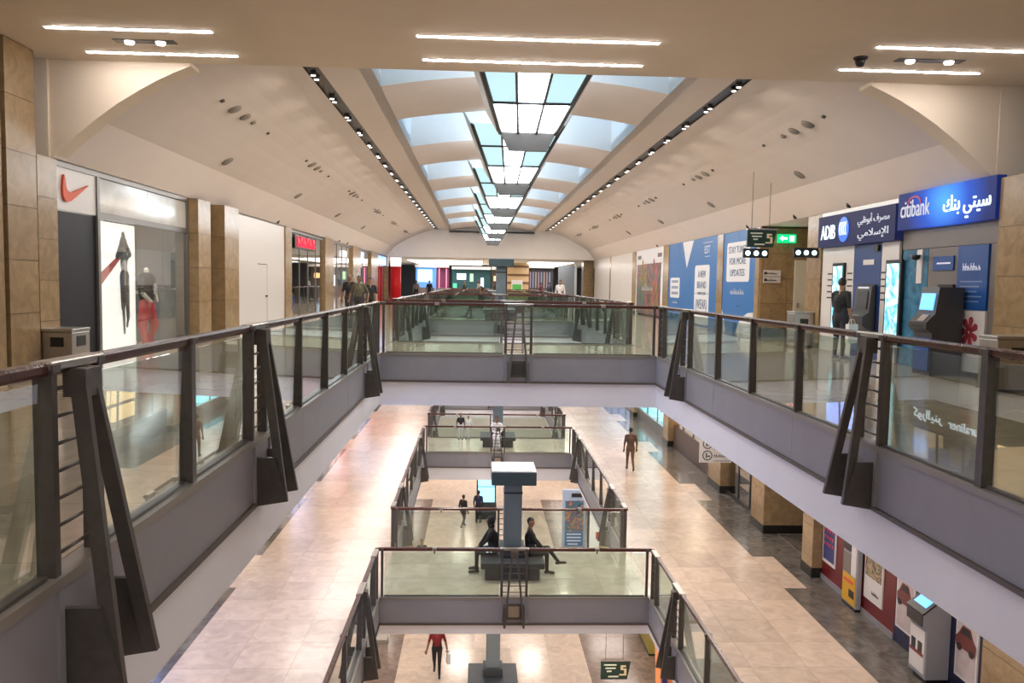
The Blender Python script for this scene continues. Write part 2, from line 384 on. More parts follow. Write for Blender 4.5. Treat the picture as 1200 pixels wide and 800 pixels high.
# glass lanterns hanging in the wells
PANEW = mat('lit_lantern_glass', (0.9, 0.95, 0.95), 0.25, emit=11.0, ecol=(0.86, 0.94, 1.0))  # panes emit on their own, standing in for daylight through the glazing
PANEB = mat('blue_lantern_glass', (0.22, 0.42, 0.48), 0.2, emit=0.62, ecol=(0.60, 0.90, 0.97))  # same glazing, dimmer: blue skylight put into base colour and emission
GREYP = mat('lantern_end_metal', (0.035, 0.031, 0.028), 0.5, 0.0, noise=(3, .05))
FRAME = mat('lantern_frame_metal', (0.05, 0.055, 0.06), 0.4, 0.3)
SIDEM = mat('lantern_side_metal', (0.50, 0.55, 0.56), 0.4, 0.3, noise=(20, .2))
def quad_slab(name, q, th, m, parent):
    """thin slab on four 3-D corners"""
    q = [Vector(p) for p in q]; n = (q[1]-q[0]).cross(q[3]-q[0]).normalized()*th/2
    P = [p-n for p in q]+[p+n for p in q]; c = sum(P, Vector())/8
    me = bpy.data.meshes.new('slab'); me.from_pydata([tuple(p-c) for p in P], [], BOXF); me.materials.append(m)
    bm = bmesh.new(); bm.from_mesh(me); bmesh.ops.recalc_face_normals(bm, faces=bm.faces); bm.to_mesh(me); bm.free()
    return link(name, me, parent, c)
ORD = ['first', 'second', 'third', 'fourth', 'fifth', 'sixth']
for i, (y0, y1) in enumerate(WELLS):
    ya, za, wa = y0+0.02, 5.53, 1.14; yb, zb, wb = 15.97+7.9*i, 4.50, 0.54
    t = thing('skylight_lantern', f'sloping glazed skylight lantern hanging in the {ORD[i]} well from the beige ceiling', 'skylight lantern', (CX, (ya+yb)/2, zb), 'glass lanterns along the skylight')
    def P(u, v, dz=0.0):
        w_ = wa+(wb-wa)*v; return (CX+u*w_, ya+(yb-ya)*v, za+(zb-za)*v+dz)
    us = [-1, -0.36, 0.30, 1]; vs_ = [0, 0.33, 0.67, 1]
    for a in range(3):
        for b in range(3):
            m = PANEW if (a == 1 or (b == 2 and a == 2)) or b == 2 else PANEB
            quad_slab('pane', [P(us[a], vs_[b]), P(us[a+1], vs_[b]), P(us[a+1], vs_[b+1]), P(us[a], vs_[b+1])], 0.02, m, t)
    for u in us: rod('mullion', P(u, 0, -.02), P(u, 1, -.02), 0.028 if abs(u) < 1 else 0.045, FRAME, t)
    for v in vs_[1:3]: rod('crossbar', P(-1, v, -.02), P(1, v, -.02), 0.03, FRAME, t)
    for s in (-1, 1):      # upright side plates with bolts
        q = [P(s, 0, 0.0), P(s, 1, 0.0), P(s*1.0, 1, 0.34), P(s*1.0, 0, 0.34)]
        quad_slab('side_plate', [(q[0][0]+s*.05, *q[0][1:]), (q[1][0]+s*.05, *q[1][1:]), (q[2][0]+s*.25, *q[2][1:]), (q[3][0]+s*.25, *q[3][1:])], 0.03, SIDEM, t)
    # dark trapezoid end panel
    prism('end_panel', [(CX-wb-.02, zb+.02), (CX+wb+.02, zb+.02), (CX+wb-.17, zb-0.36), (CX-wb+.17, zb-0.36)], 'y', yb-0.02, yb+0.06, GREYP, t)
    rod('hanger', P(-.9, .9), (CX-0.9*wb, yb-.4, 5.9), 0.02, FRAME, t); rod('hanger', P(.9, .9), (CX+0.9*wb, yb-.4, 5.9), 0.02, FRAME, t)
# flat beige ceiling over the first void and its arched drop
struct(box('ceiling_flat', -9, 11, -6, YC, ZC, ZC+0.3, CEILB), 'flat beige ceiling with light lines above the first void', 'ceiling')
struct(box('wall_ceiling_step', CX-8.4, CX+8.4, YC-0.3, YC, ZC+0.3, 7.6, CEILB), 'upstand closing the flat ceiling against the skylight', 'wall')
for s, side in ((1, 'right'), (-1, 'left')):
    ap = [(7.98, 3.56), (7.6, 3.90), (7.25, 4.19), (6.9, 4.45), (6.55, 4.67), (6.25, 4.84), (5.98, 4.97), (5.72, 5.08)]
    pts = [(CX+s*w_, z-0.05) for w_, z in ap] + [(CX+s*5.72, ZC+.02), (CX+s*8.6, ZC+.02), (CX+s*8.6, 3.51)]
    o = prism(f'wall_arch_{side}', pts, 'y', YC-0.02, YC+0.40, CEILB); struct(o, 'beige curved spandrel under the flat ceiling on the ' + ('bank' if s > 0 else 'sports shop') + ' side', 'wall')
# end wall above the food hall opening
EWP = [(CX-w_, z) for w_, z in VP] + [(CX+w_, z) for w_, z in reversed(VP)]
pts = [(CX-8.2, 3.46), (CX+8.2, 3.46)] + [(CX+w_, z) for w_, z in VP] + [(CX+4.3, 7.6), (CX-4.3, 7.6)] + [(CX-w_, z) for w_, z in reversed(VP)]
struct(prism('wall_end', pts, 'y', YEND, YEND+0.35, WALLW), 'white end wall above the wide food hall opening', 'wall')
struct(box('ceiling_hall', -20, 22, YEND+.36, 92, 3.46, 3.75, WALLW), 'low ceiling of the food hall', 'ceiling')
struct(box('wall_hall_back', -20, 22, 91.6, 92, 0, 3.46, mat('hall_dark', (.06, .06, .065), .6)), 'dark back wall of the food hall', 'wall')
struct(box('wall_hall_left', -20.3, -20, 62, 92, 0, 3.6, WALLW), 'side wall of the food hall by the red banner', 'wall'); struct(box('wall_hall_right', 22, 22.3, 62, 92, 0, 3.6, WALLW), 'side wall of the food hall behind the white columns', 'wall')
struct(box('wall_behind', -9, 13, -6.3, -6, ZG, 7.6, WALLW), 'plain wall closing the mall behind the first bridge', 'wall')
struct(box('wall_lower_end', -9, 12, 64, 64.4, ZG, ZU-0.5, WALLW), 'plain wall closing the lower malls at their end', 'wall')
struct(box('ceiling_roof', -9, 11, -6, 11.5, ZC+.3, ZC+.5, CEILB), 'roof slab above the flat beige ceiling', 'ceiling')

# light lines, recessed spot boxes and small fittings in the flat ceiling
LED = glow('led_tube', (1.0, 0.93, 0.92), 44.0)
def led(x0, x1, y, label):
    t = thing('ceiling_light_line', label, 'ceiling light', ((x0+x1)/2, y, ZC), 'light lines in the flat beige ceiling')
    box('diffuser', x0, x1, y-0.028, y+0.028, ZC-0.016, ZC-0.002, LED, t, 0.006); box('trim', x0-0.02, x1+0.02, y-0.05, y+0.05, ZC-0.006, ZC-0.0005, SLABW, t)
rows = [(11.95, 13.22)]
for (x0, x1, nm_) in ((-6.21, -3.88, 'by the sports shop arch'), (-0.93, 2.57, 'over the middle of the void'), (5.75, 8.05, 'by the bank arch')):
    dy = 0.10 if x0 < -3 else 0.0 if x0 < 3 else -0.13
    led(x0, x1, 11.92+dy, f'long white light line {nm_}, farther from the skylight'); led(x0, x1, 13.15+dy, f'long white light line {nm_}, at the skylight edge')
for k, y in enumerate((1.2, 2.4, -4.2, -3.0)):
    for (x0, x1, nm_) in ((-6.21, -3.88, 'sports shop walkway'), (-0.93, 2.57, 'first bridge'), (5.75, 8.05, 'bank walkway')):
        led(x0, x1, y, f'white light line {ORD[k]} in the flat ceiling over the {nm_} start')
for (x0, x1, y, nm_) in ((-5.5, -4.6, 12.6, 'sports shop'), (6.35, 7.4, 12.4, 'bank')):
    t = thing('recessed_spot_box', f'black recessed twin spot box between the light lines on the {nm_} side', 'ceiling light', ((x0+x1)/2, y, ZC))
    box('slot', x0, x1, y-0.09, y+0.09, ZC-0.012, ZC-0.001, BLACK, t)
    for xx in (x0+.22, x1-.22): lathe('spot_lamp', [(0.0, -0.035), (0.06, -0.035), (0.075, 0.0)], SPOT, (xx, y, ZC-0.012), t, 12)
t = thing('security_camera', 'small black dome camera on the flat beige ceiling', 'camera', (5.77, 12.35, ZC))
lathe('mount', [(0.10, -0.03), (0.11, 0.0)], BLACK, (5.77, 12.35, ZC), t, 16); lathe('dome', [(0.0, -0.14), (0.05, -0.13), (0.075, -0.09), (0.08, -0.03)], BLACK, (5.77, 12.35, ZC), t, 16)
# round grilles, detectors and sprinklers in the vault
GRILL = mat('grille_grey', (0.25, 0.22, 0.19), 0.6)
def vz(w_):
    w_ = abs(w_)
    for (a, za), (b, zb) in zip(VP[:-1], VP[1:]):
        if b <= w_ <= a: return za+(zb-za)*(a-w_)/(a-b), math.atan2(zb-za, a-b)
    return 5.56, 0
def fitting(side, w_, y, r, nm_, what):
    z, a = vz(w_); s = side
    o = lathe('vault_grille' if r > .09 else 'vault_detector', [(0.0, -0.03), (r*.85, -0.03), (r, -0.008), (r, 0.01)], GRILL if r > .06 else BRONZE, (CX+s*w_, y, z-.012), None, 14)
    o.rotation_euler = (0, s*a, 0); tag(o, f'{what}, vault ' + ('bank' if s > 0 else 'sports shop') + ' side', 'grille' if r > .09 else 'detector', f'{nm_}s in the vault, ' + ('bank' if s > 0 else 'sports shop') + ' side')
for s in (1, -1):
    for k in range(6):
        y = 17.0+7.7*k
        c = f'of the {ORD[k]} cluster'
        for dy, r, what in ((0, .15, f'larger speaker grille {c}'), (.75, .13, f'smaller speaker grille {c}'), (1.35, .07, f'round detector {c} beside its grilles'), (-.8, .05, f'small detector {c} before its grilles'), (2.6, .04, f'tiny detector {c} after its grilles')):
            fitting(s, 5.95, y+dy, r, 'speaker grille' if r > .09 else 'detector', what)
        if k < 4: fitting(s, 7.05, y+3.1, 0.16, 'speaker grille', f'low single speaker grille after the {ORD[k]} cluster')

# ------------------------------------------------------------------ balustrades
H_R = 1.117
def oct_rail(w_, h): return [(-w_/2, h-.05), (-w_/2+.012, h-.068), (w_/2-.012, h-.068), (w_/2, h-.05), (w_/2, h-.016), (w_/2-.014, h), (-w_/2+.014, h), (-w_/2, h-.016)]
PLATE = [(0.0, -0.16), (0.16, -0.16), (0.215, -0.16), (0.335, -0.585), (0.0, -0.64)]
STRUTP = [(0.0, 1.07), (0.085, 1.07), (0.335, -0.585), (0.255, -0.585)]
class Run:
    """one balustrade run; local axis a along the run, out = distance into the void"""
    def __init__(s, axis, c, out, zf, label):
        s.axis, s.c, s.out, s.zf = axis, c, out, zf
        loc = (c, 0, zf) if axis == 'y' else (CX, c, zf)
        s.t = thing('glass_balustrade', label, 'balustrade', loc, None)
    def bx(s, name, a0, a1, o0, o1, z0, z1, m, parent=None, bev=0.0):
        o0, o1 = s.c+s.out*o0, s.c+s.out*o1
        p = parent or s.t
        if s.axis == 'y': return box(name, min(o0, o1), max(o0, o1), a0, a1, s.zf+z0, s.zf+z1, m, p, bev)
        return box(name, a0, a1, min(o0, o1), max(o0, o1), s.zf+z0, s.zf+z1, m, p, bev)
    def pr(s, name, pts, a0, a1, m, parent=None):
        """profile in (out, z) swept along the run"""
        P = [(s.c+s.out*p, s.zf+q) for p, q in pts]
        return prism(name, P, 'y' if s.axis == 'y' else 'x', a0, a1, m, parent or s.t)
    def post(s, a, wd=0.055): s.bx('post', a-wd/2, a+wd/2, -0.075, 0.02, 0.0, H_R-.05, BRONZE); s.bx('post_cap', a-wd/2-.012, a+wd/2+.012, -0.09, 0.035, H_R-.055, H_R-.012, BRONZE)
    def glass(s, a0, a1): o = s.bx('glass_panel', a0+.03, a1-.03, -0.036, -0.024, 0.03, H_R-.10, GLASS); o.rotation_euler = (0, s.out*.021, 0) if s.axis == 'y' else (0, 0, 0); s.bx('glass_shoe', a0+.03, a1-.03, -0.055, -0.005, 0.0, 0.035, BRONZE)
    def rail(s, a0, a1): s.pr('handrail', [(p-.03, q) for p, q in oct_rail(.085, H_R)], a0, a1, WOOD)
    def ladder(s, a0, a1, struts=True, rungs=7):
        s.post(a0+.03); s.post(a1-.03)
        for k in range(rungs):
            z = .10+(H_R-.25)*k/(rungs-1); q = s.c-s.out*.03
            A, B = (q, a0+.05, s.zf+z), (q, a1-.05, s.zf+z)
            if s.axis == 'x': A, B = (A[1], A[0], A[2]), (B[1], B[0], B[2])
            rod('rung', A, B, .011, BRONZE, s.t, 6)
        s.bx('rail_coupling', a0-.01, a1+.01, -0.085, 0.03, H_R-.045, H_R+.004, STEEL, None, 0.008)
        if struts:
            m_ = (a0+a1)/2
            s.bx('strut_head', m_-.085, m_+.085, -0.02, 0.10, H_R-.20, H_R-.05, BRONZE)
            for d in (-1, 1):
                # tapered leg leaning outwards along the run as it drops
                a_t, a_b = m_+d*.05, m_+d*.215
                V = []
                for (o_, z_), a_ in zip(STRUTP, (a_t, a_t, a_b, a_b)):
                    for e in (-.022, .022):
                        q = s.c+s.out*o_; V.append((q, a_+e, s.zf+z_) if s.axis == 'y' else (a_+e, q, s.zf+z_))
                c = sum((Vector(v) for v in V), Vector())/8
                me = bpy.data.meshes.new('strut'); me.from_pydata([tuple(Vector(v)-c) for v in V], [], [(0, 2, 4, 6), (1, 7, 5, 3), (0, 1, 3, 2), (2, 3, 5, 4), (4, 5, 7, 6), (6, 7, 1, 0)])
                bm = bmesh.new(); bm.from_mesh(me); bmesh.ops.recalc_face_normals(bm, faces=bm.faces); bm.to_mesh(me); bm.free()
                me.materials.append(BRONZE); st = link('strut', me, s.t, c)
                s.pr('bracket_plate', PLATE, a_b-.02, a_b+.02, BRONZE, s.t)
            s.bx('bracket_back', m_-.30, m_-.25, 0.03, 0.05, -0.60, -0.045, FASCIA); s.bx('bracket_back', m_+.25, m_+.30, 0.03, 0.05, -0.60, -0.045, FASCIA)
VN = ['first', 'second', 'third', 'fourth']
CLIP = mat('clip_black', (.02, .02, .02), .4)
for lev, zf, _, _ in LEVELS:
    for k, (y0, y1) in enumerate(VOIDS):
        if lev == 'lower' and k == 3: continue
        po, la, co = side_layout(k)
        for side, c, out in (('sports shop', XL, 1), ('bank', XR, -1)):
            r = Run('y', c, out, zf, f'{lev}-level glass balustrade with dark steel posts along the {side} side of the {VN[k]} void')
            solid = sorted([(p-.0275, p+.0275) for p in po]+la+co)
            for p in po: r.post(p, 0.085 if k == 0 and abs(p-6.12) < .01 else .055)
            for a, b in la: r.ladder(a, b, True)
            for a, b in co: r.ladder(a, b, False)
            cur = y0+.05
            for a, b in solid + [(y1-.03, y1)]:
                if a-cur > .25: r.glass(cur, a)
                cur = max(cur, b)
            r.rail(y0-.03, y1+.03)
        for edge, c, out in (('near', y0, 1), ('far', y1, -1)):
            if k == 3 and edge == 'far': pass
            if k == 0 and edge == 'near':
                nm_ = f'{lev}-level glass balustrade on the bridge at the start of the first void'
            else:
                nm_ = f'{lev}-level bridge balustrade with a middle ladder post, at the ' + ('start' if edge == 'near' else 'end') + f' of the {VN[k]} void'
            r = Run('x', c, out, zf, nm_)
            if k == 0 and edge == 'near':
                r.post(XL+.3); r.post(XR-.3)
            r.ladder(0.58, 1.20, edge == 'far')
            r.post(XL+.09, .05); r.post(XR-.09, .05)
            r.glass(XL+.11, 0.58); r.glass(1.20, XR-.11); r.rail(XL+.0, XR-.0)
            for a in (-0.9, 2.75): r.bx('rail_clip', a-.05, a+.05, -.085, .03, H_R-.06, H_R+.003, STEEL); r.bx('clip_stem', a-.012, a+.012, -.04, -.02, H_R-.13, H_R-.06, CLIP)
            if edge == 'far':
                f_ = box('access_box', 0.71, 1.07, c-.05, c-.03, zf-.50, zf-.14, BRONZE, r.t); box('access_box_cover', 0.765, 1.015, c-.056, c-.045, zf-.445, zf-.195, mat('box_cover_%s' % lev, (.05, .05, .055) if lev == 'upper' else (.42, .34, .26), .5), f_)

# ------------------------------------------------------------------ upper walls
struct(box('wall_left_upper', -9.3, -9.1, -6, 64, ZG, 4.6, WALLW), 'rear wall behind the sports shop row, all levels', 'wall')
struct(box('wall_right_upper', 12.0, 12.2, -6, 64, ZG, 4.6, WALLW), 'rear wall behind the bank row, all levels', 'wall')
struct(box('ceiling_shops_left', -9.3, WLX, 13.82, 64, 3.50, 3.62, WALLW), 'soffit above the sports shop row', 'ceiling')
struct(box('ceiling_shops_right', WRX, 12.2, 13.82, 64, 3.50, 3.62, WALLW), 'soffit above the bank row', 'ceiling')
struct(box('wall_upstand_left', -9.3, WLX-.02, 13.72, YC+.02, 3.5, ZC, CEILB), 'beige upper wall over the first stone pier of the sports shop', 'wall')
struct(box('wall_upstand_right', WRX+.02, 12.2, 13.76, YC+.02, 3.5, ZC, CEILB), 'beige upper wall over the first stone pier of the banks', 'wall')
struct(box('wall_near_left', -9.2, WLX-0.02, -6, 12.4, 0, ZC, TRAV), 'tan stone wall before the sports shop', 'wall')
struct(box('wall_near_right', WRX+0.10, 12.0, -6, 12.4, 0, ZC, TRAV), 'tan stone wall before the banks', 'wall')
BASEB = mat('black_stone_base', (0.015, 0.014, 0.013), 0.25)
def pier(label, x0, x1, y0, y1, z0, z1, rows=4, m=TRAV, base=0.14, name='stone_pier'):
    """pier clad in stone panels with dark joints; panels are parts"""
    t = thing(name, label, 'pier', ((x0+x1)/2, (y0+y1)/2, z0), None, 'structure')
    box('core', x0+.015, x1-.015, y0+.015, y1-.015, z0, z1, JOINT, t)
    zb = z0
    if base: box('base_block', x0-.012, x1+.012, y0-.012, y1+.012, z0, z0+base, BASEB, t); zb = z0+base
    h = (z1-zb)/rows
    for r in range(rows):
        for c in range(max(1, int(round((y1-y0)/1.1)))):
            n = max(1, int(round((y1-y0)/1.1))); w_ = (y1-y0)/n
            box('stone_panel', x0, x1, y0+c*w_+(.004 if n > 1 else 0), y0+(c+1)*w_-(.004 if n > 1 else 0), zb+r*h+.005, zb+(r+1)*h-.005, m, t)
    return t
# sports shop side
pier('tall tan stone pier rising to the flat beige ceiling before the sports shop', -7.6, WLX+.02, 12.45, 13.26, 0, ZC-.005, 6)
pier('tan stone pier at the near jamb of the sports shop', -7.5, WLX, 13.32, 13.92, 0, 3.49, 5)
pier('tan stone pier between sports shop window and white hoarding, shallower', -7.5, -6.86, 20.15, 21.05, 0, 3.49, 4)
pier('tan stone pier between sports shop and white hoarding, deeper', -7.5, -6.72, 21.75, 23.0, 0, 3.49, 4)
pier('narrow tan stone pier beside the red-lettered dark shop', -7.5, -7.02, 29.75, 30.75, 0, 3.49, 4)
pier('tan stone pier with dark slot between red-lettered shop and fashion shop', -7.5, -6.98, 37.2, 39.3, 0, 3.49, 4)
pier('tan stone pier between fashion shop and blue-lit shop', -7.5, -6.98, 45.3, 48.2, 0, 3.49, 4)
pier('tan stone pier between the far lit shops', -7.5, -6.98, 53.0, 56.3, 0, 3.49, 4)
pier('tan stone pier beside the red banner column', -7.5, -6.98, 62.0, 63.0, 0, 3.49, 4)
# bank side
pier('tan stone pier at the near jamb of the bright blue bank', WRX-.06, 9.6, 12.45, 13.50, 0, 3.49, 4)
pier('tan stone pier between the navy bank and the service passage', WRX-.02, 9.6, 20.72, 21.62, 0, 3.49, 4)
pier('tan stone pier between service passage and blue hoarding', WRX-.01, 9.4, 25.36, 25.75, 0, 3.49, 4)
pier('narrow tan stone pier between the two blue hoardings', WRX-.02, 9.4, 29.2, 29.9, 0, 3.49, 4)
pier('narrow tan stone pier between blue hoarding and leaf picture', WRX-.02, 9.4, 37.6, 38.75, 0, 3.49, 4)
pier('narrow tan stone pier between leaf picture and white hoarding', WRX-.02, 9.4, 45.55, 46.6, 0, 3.49, 4)
pier('slim tan stone strip between two white hoarding panels', WRX-.01, 9.4, 54.3, 54.75, 0, 3.49, 4)

# ---- sports shop
WHITEP = mat('white_panel', (0.64, 0.615, 0.59), 0.3)
ORANGE = mat('orange_logo', (0.62, 0.075, 0.012), 0.45)
ALU = mat('grey_aluminium', (0.22, 0.21, 0.20), 0.35, 0.6)
FROST = mat('frosted_glass', (0.52, 0.52, 0.49), 0.12, noise=(0.9, 0.12))
LITW = mat('backlit_white', (0.9, 0.88, 0.86), 0.4, emit=0.75, ecol=(1.0, 0.94, 0.90))
INK = mat('black_print', (0.02, 0.02, 0.022), 0.4); GREYINK = mat('grey_print', (0.12, 0.11, 0.11), 0.4); REDINK = mat('red_print', (0.65, 0.06, 0.04), 0.4)
def swoosh(parent, x, yc, zc, L):
    top = [(-.50, .02), (-.47, .30), (-.44, .42), (-.40, .30), (-.385, .12), (-.34, -.02), (-.24, -.08), (-.10, -.05), (.50, .26)]
    bot = [(-.02, -.19), (-.20, -.33), (-.32, -.38), (-.42, -.36), (-.49, -.22)]
    return prism('logo', [(yc+a*L, zc+b*L*.62) for a, b in top+bot], 'x', x-.02, x+.02, ORANGE, parent)
sp = thing('sports_shopfront', 'sports shop front with orange tick logo, dark shutter and lit display window', 'shopfront', (-7.2, 17, 0))
x = WLX-.06
box('header', x-.05, x+.02, 13.93, 20.1, 3.40, 3.49, ALU, sp)
sgn = box('sign_panel', x-.05, x, 13.95, 15.42, 2.68, 3.40, WHITEP, sp); swoosh(sgn, x+.02, 14.62, 3.04, 0.92)
box('dark_shutter', x-.06, x-.02, 13.95, 15.42, 0.0, 2.66, NAVYDK, sp)
box('jamb', x-.06, x+.03, 15.42, 15.52, 0, 3.40, ALU, sp)
for a, b in ((15.53, 17.8), (17.82, 20.08)): box('frosted_transom', x-.04, x-.02, a, b, 2.76, 3.39, FROST, sp)
box('transom_bar', x-.05, x+.02, 15.52, 20.1, 2.64, 2.75, ALU, sp)
for a, b in ((15.53, 17.20), (17.22, 18.6), (18.62, 20.08)): box('window_pane', x-.03, x-.018, a, b, 0.05, 2.63, SGLASS, sp)
box('end_jamb', x-.05, x+.02, 20.08, 20.14, 0, 3.4, ALU, sp); box('plinth', x-.05, x+.01, 15.52, 20.1, 0, .05, ALU, sp)
GREYW = mat('shop_grey_wall', (0.30, 0.30, 0.285), 0.5, noise=(1.5, .1))
box('interior_wall', -8.75, -8.65, 15.3, 20.6, 0, 3.4, GREYW, sp); box('interior_wall', -8.7, -7.2, 20.1, 20.2, 0, 3.4, GREYW, sp); box('interior_shelf', -8.6, -8.2, 18.6, 20.0, 1.15, 1.22, WHITEP, sp); box('interior_column', -8.3, -7.9, 18.3, 18.6, 0, 3.3, mat('dark_grey_column', (.07, .075, .08), .4), sp)
po_ = box('poster', x-.18, x-.14, 15.60, 17.42, 0.05, 2.62, LITW, sp)
def flat(name, pts, xx, m, parent, th=.006): return prism(name, pts, 'x', xx, xx+th, m, parent)
def capsule2(a, b, r0, r1, n=6):
    a, b = Vector(a), Vector(b); d = b-a; ang = math.atan2(d.y, d.x); P = []
    for k in range(n+1): t_ = ang+math.pi/2+math.pi*k/n; P.append((a.x+r0*math.cos(t_), a.y+r0*math.sin(t_)))
    for k in range(n+1): t_ = ang-math.pi/2+math.pi*k/n; P.append((b.x+r1*math.cos(t_), b.y+r1*math.sin(t_)))
    return P
# running figure printed on the poster (jumping runner, black kit)
xp = x-.138; yc = 16.86
for nm_, a, b, r0, r1, m in (('runner_head', (yc+.0, 2.40), (yc+.02, 2.34), .075, .07, INK), ('runner_torso', (yc, 2.22), (yc+.02, 1.82), .17, .15, GREYINK), ('runner_arm', (yc-.1, 2.22), (yc-.30, 1.95), .07, .06, INK),
        ('runner_arm', (yc-.27, 1.95), (yc-.05, 2.08), .045, .04, INK), ('runner_arm', (yc+.1, 2.22), (yc+.30, 2.02), .07, .06, INK), ('runner_arm', (yc+.27, 2.02), (yc+.1, 1.88), .045, .04, GREYINK), ('runner_waist', (yc+.02, 1.76), (yc+.02, 1.62), .13, .15, WHITEP),
        ('runner_leg', (yc-.04, 1.55), (yc-.06, .95), .155, .09, INK), ('runner_leg', (yc+.1, 1.55), (yc+.16, .72), .13, .07, GREYINK), ('runner_leg', (yc-.06, .95), (yc-.02, .42), .06, .04, GREYINK), ('runner_leg', (yc+.16, .72), (yc+.10, .55), .045, .04, INK)):
    flat(nm_, capsule2(a, b, r0, r1), xp, m, po_); xp += .0012
flat('red_stripe', [(15.62, 1.52), (16.72, 2.02), (16.72, 1.92), (15.62, 1.24)], x-.138, REDINK, po_); flat('second_runner', capsule2((15.60, 1.15), (15.68, .55), .10, .05), x-.137, INK, po_)
# mannequin in the display window
mq = thing('display_mannequin', 'headless white mannequin in black top and red trousers in the sports shop window', 'mannequin', (-7.42, 18.40, 0.02))
MQ = mat('mannequin_white', (.8, .72, .62), .4); MRED = mat('mannequin_red', (.62, .02, .03), .6); MBLK = mat('mannequin_black', (.02, .02, .022), .7)
def capsule3(name, p0, r0, p1, r1, m, parent, flat_=1.0):
    p0, p1 = Vector(p0), Vector(p1); d = p1-p0; bm = bmesh.new(); prof = []
    L = d.length
    for k in range(5): t_ = -math.pi/2+math.pi/2*k/4; prof.append((r0*math.cos(t_), r0*math.sin(t_)))
    for k in range(5): t_ = math.pi/2*k/4; prof.append((r1*math.cos(t_), L+r1*math.sin(t_)))
    n = 14; V, Fc = [], []
    for r, h in prof:
        for i in range(n): V.append((max(r, .001)*math.cos(2*math.pi*i/n), max(r, .001)*math.sin(2*math.pi*i/n)*flat_, h))
    for j in range(len(prof)-1):
        for i in range(n): Fc.append((j*n+i, j*n+(i+1) % n, (j+1)*n+(i+1) % n, (j+1)*n+i))
    me = bpy.data.meshes.new('capsule'); me.from_pydata(V, [], Fc); me.transform(d.to_track_quat('Z', 'Y').to_matrix().to_4x4()); me.materials.append(m)
    for p in me.polygons: p.use_smooth = True
    bm.free(); return link(name, me, parent, p0)
bx_, by_ = -7.42, 18.40
box('stand', bx_-.3, bx_+.3, by_-.35, by_+.35, 0.0, .05, WHITEP, mq, .01)
capsule3('neck', (bx_, by_, 1.62), .055, (bx_, by_, 1.72), .05, MQ, mq); ts = capsule3('top', (bx_, by_, 1.12), .16, (bx_, by_, 1.48), .19, MBLK, mq)
box('shirt_print', bx_+.165, bx_+.185, by_-.04, by_+.12, 1.18, 1.42, WHITEP, ts)
for s in (-1, 1):
    capsule3('arm', (bx_, by_+s*.24, 1.50), .07, (bx_+.05, by_+s*.34, 1.20), .05, MBLK, mq); capsule3('forearm', (bx_+.05, by_+s*.34, 1.20), .05, (bx_+.16, by_+s*.17, 1.02), .035, MQ, mq)
    capsule3('trouser_leg', (bx_, by_+s*.09, .95), .13, (bx_+(.10 if s > 0 else -.05), by_+s*.15, .50), .095, MRED, mq); capsule3('trouser_shin', (bx_+(.10 if s > 0 else -.05), by_+s*.15, .50), .095, (bx_, by_+s*.13, .14), .065, MRED, mq)
    capsule3('shoe', (bx_-.03, by_+s*.13, .09), .045, (bx_+.15, by_+s*.15, .085), .04, MRED, mq)
area('window_lamp', -7.55, 17.2, 3.3, .3, 3.2, 60, (1, .95, .9))
# white hoarding with flush door
wh = thing('white_hoarding', 'plain white hoarding wall with a flush service door after the stone piers', 'hoarding', (WLX, 27, 0))
for a, b in ((23.05, 26.16), (27.34, 29.72)): box('board', WLX-.06, WLX, a, b, 0, 3.47, WHITEP, wh)
box('board', WLX-.06, WLX, 26.16, 27.34, 2.06, 3.47, WHITEP, wh)
d_ = box('door_leaf', WLX-.05, WLX-.008, 26.18, 27.32, 0.01, 2.04, WHITEP, wh); box('door_handle', WLX-.01, WLX+.05, 27.14, 27.24, .98, 1.03, BLACK, d_)
box('cornice_wire', WLX-.01, WLX+.02, 23.05, 29.72, 3.455, 3.475, GRILL, wh)
# shops further along: glazed bays with dark interiors, lit signs and displays
def bay(name, label, side, y0, y1, depth, inner, parts, zt=3.44, panes=3, frame=ALU, xw=None, z0=0.0):
    s = 1 if side == 'left' else -1
    xw = xw if xw is not None else (WLX if side == 'left' else WRX)
    t = thing(name, label, 'shopfront', (xw-s*.05, (y0+y1)/2, z0))
    xb = xw-s*depth
    box('back_wall', min(xb, xb-s*.06), max(xb, xb-s*.06), y0-.3, y1+.3, z0, z0+zt+.04, inner, t)
    for yy in (y0-.02, y1+.02): box('side_wall', min(xb, xw-s*.12), max(xb, xw-s*.12), yy-.03, yy+.03, z0, z0+zt+.04, inner, t)
    box('frame_head', min(xw, xw-s*.1), max(xw, xw-s*.1), y0, y1, z0+zt-.08, z0+zt, frame, t)
    n = panes; w_ = (y1-y0)/n
    for k in range(n):
        box('pane', min(xw-s*.05, xw-s*.062), max(xw-s*.05, xw-s*.062), y0+k*w_+.03, y0+(k+1)*w_-.03, z0+.1, z0+zt-.08, SGLASS, t)
        box('frame_post', min(xw-s*.03, xw-s*.085), max(xw-s*.03, xw-s*.085), y0+k*w_-.03, y0+k*w_+.03, z0, z0+zt-.08, frame, t)
    box('sill', min(xw-s*.02, xw-s*.09), max(xw-s*.02, xw-s*.09), y0, y1, z0, z0+.1, frame, t)
    return t
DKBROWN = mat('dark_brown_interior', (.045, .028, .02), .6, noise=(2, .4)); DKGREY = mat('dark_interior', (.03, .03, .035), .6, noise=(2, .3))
REDNEON = glow('red_neon', (1.0, .005, .03), 1.6)
t = bay('restaurant_front', 'dark brown shop front with glowing red letters over the door', 'left', 30.8, 37.15, 1.9, DKBROWN, None, panes=4)
sb = box('sign_backing', WLX-.02, WLX+.01, 31.4, 35.2, 2.78, 3.32, BLACK, t)
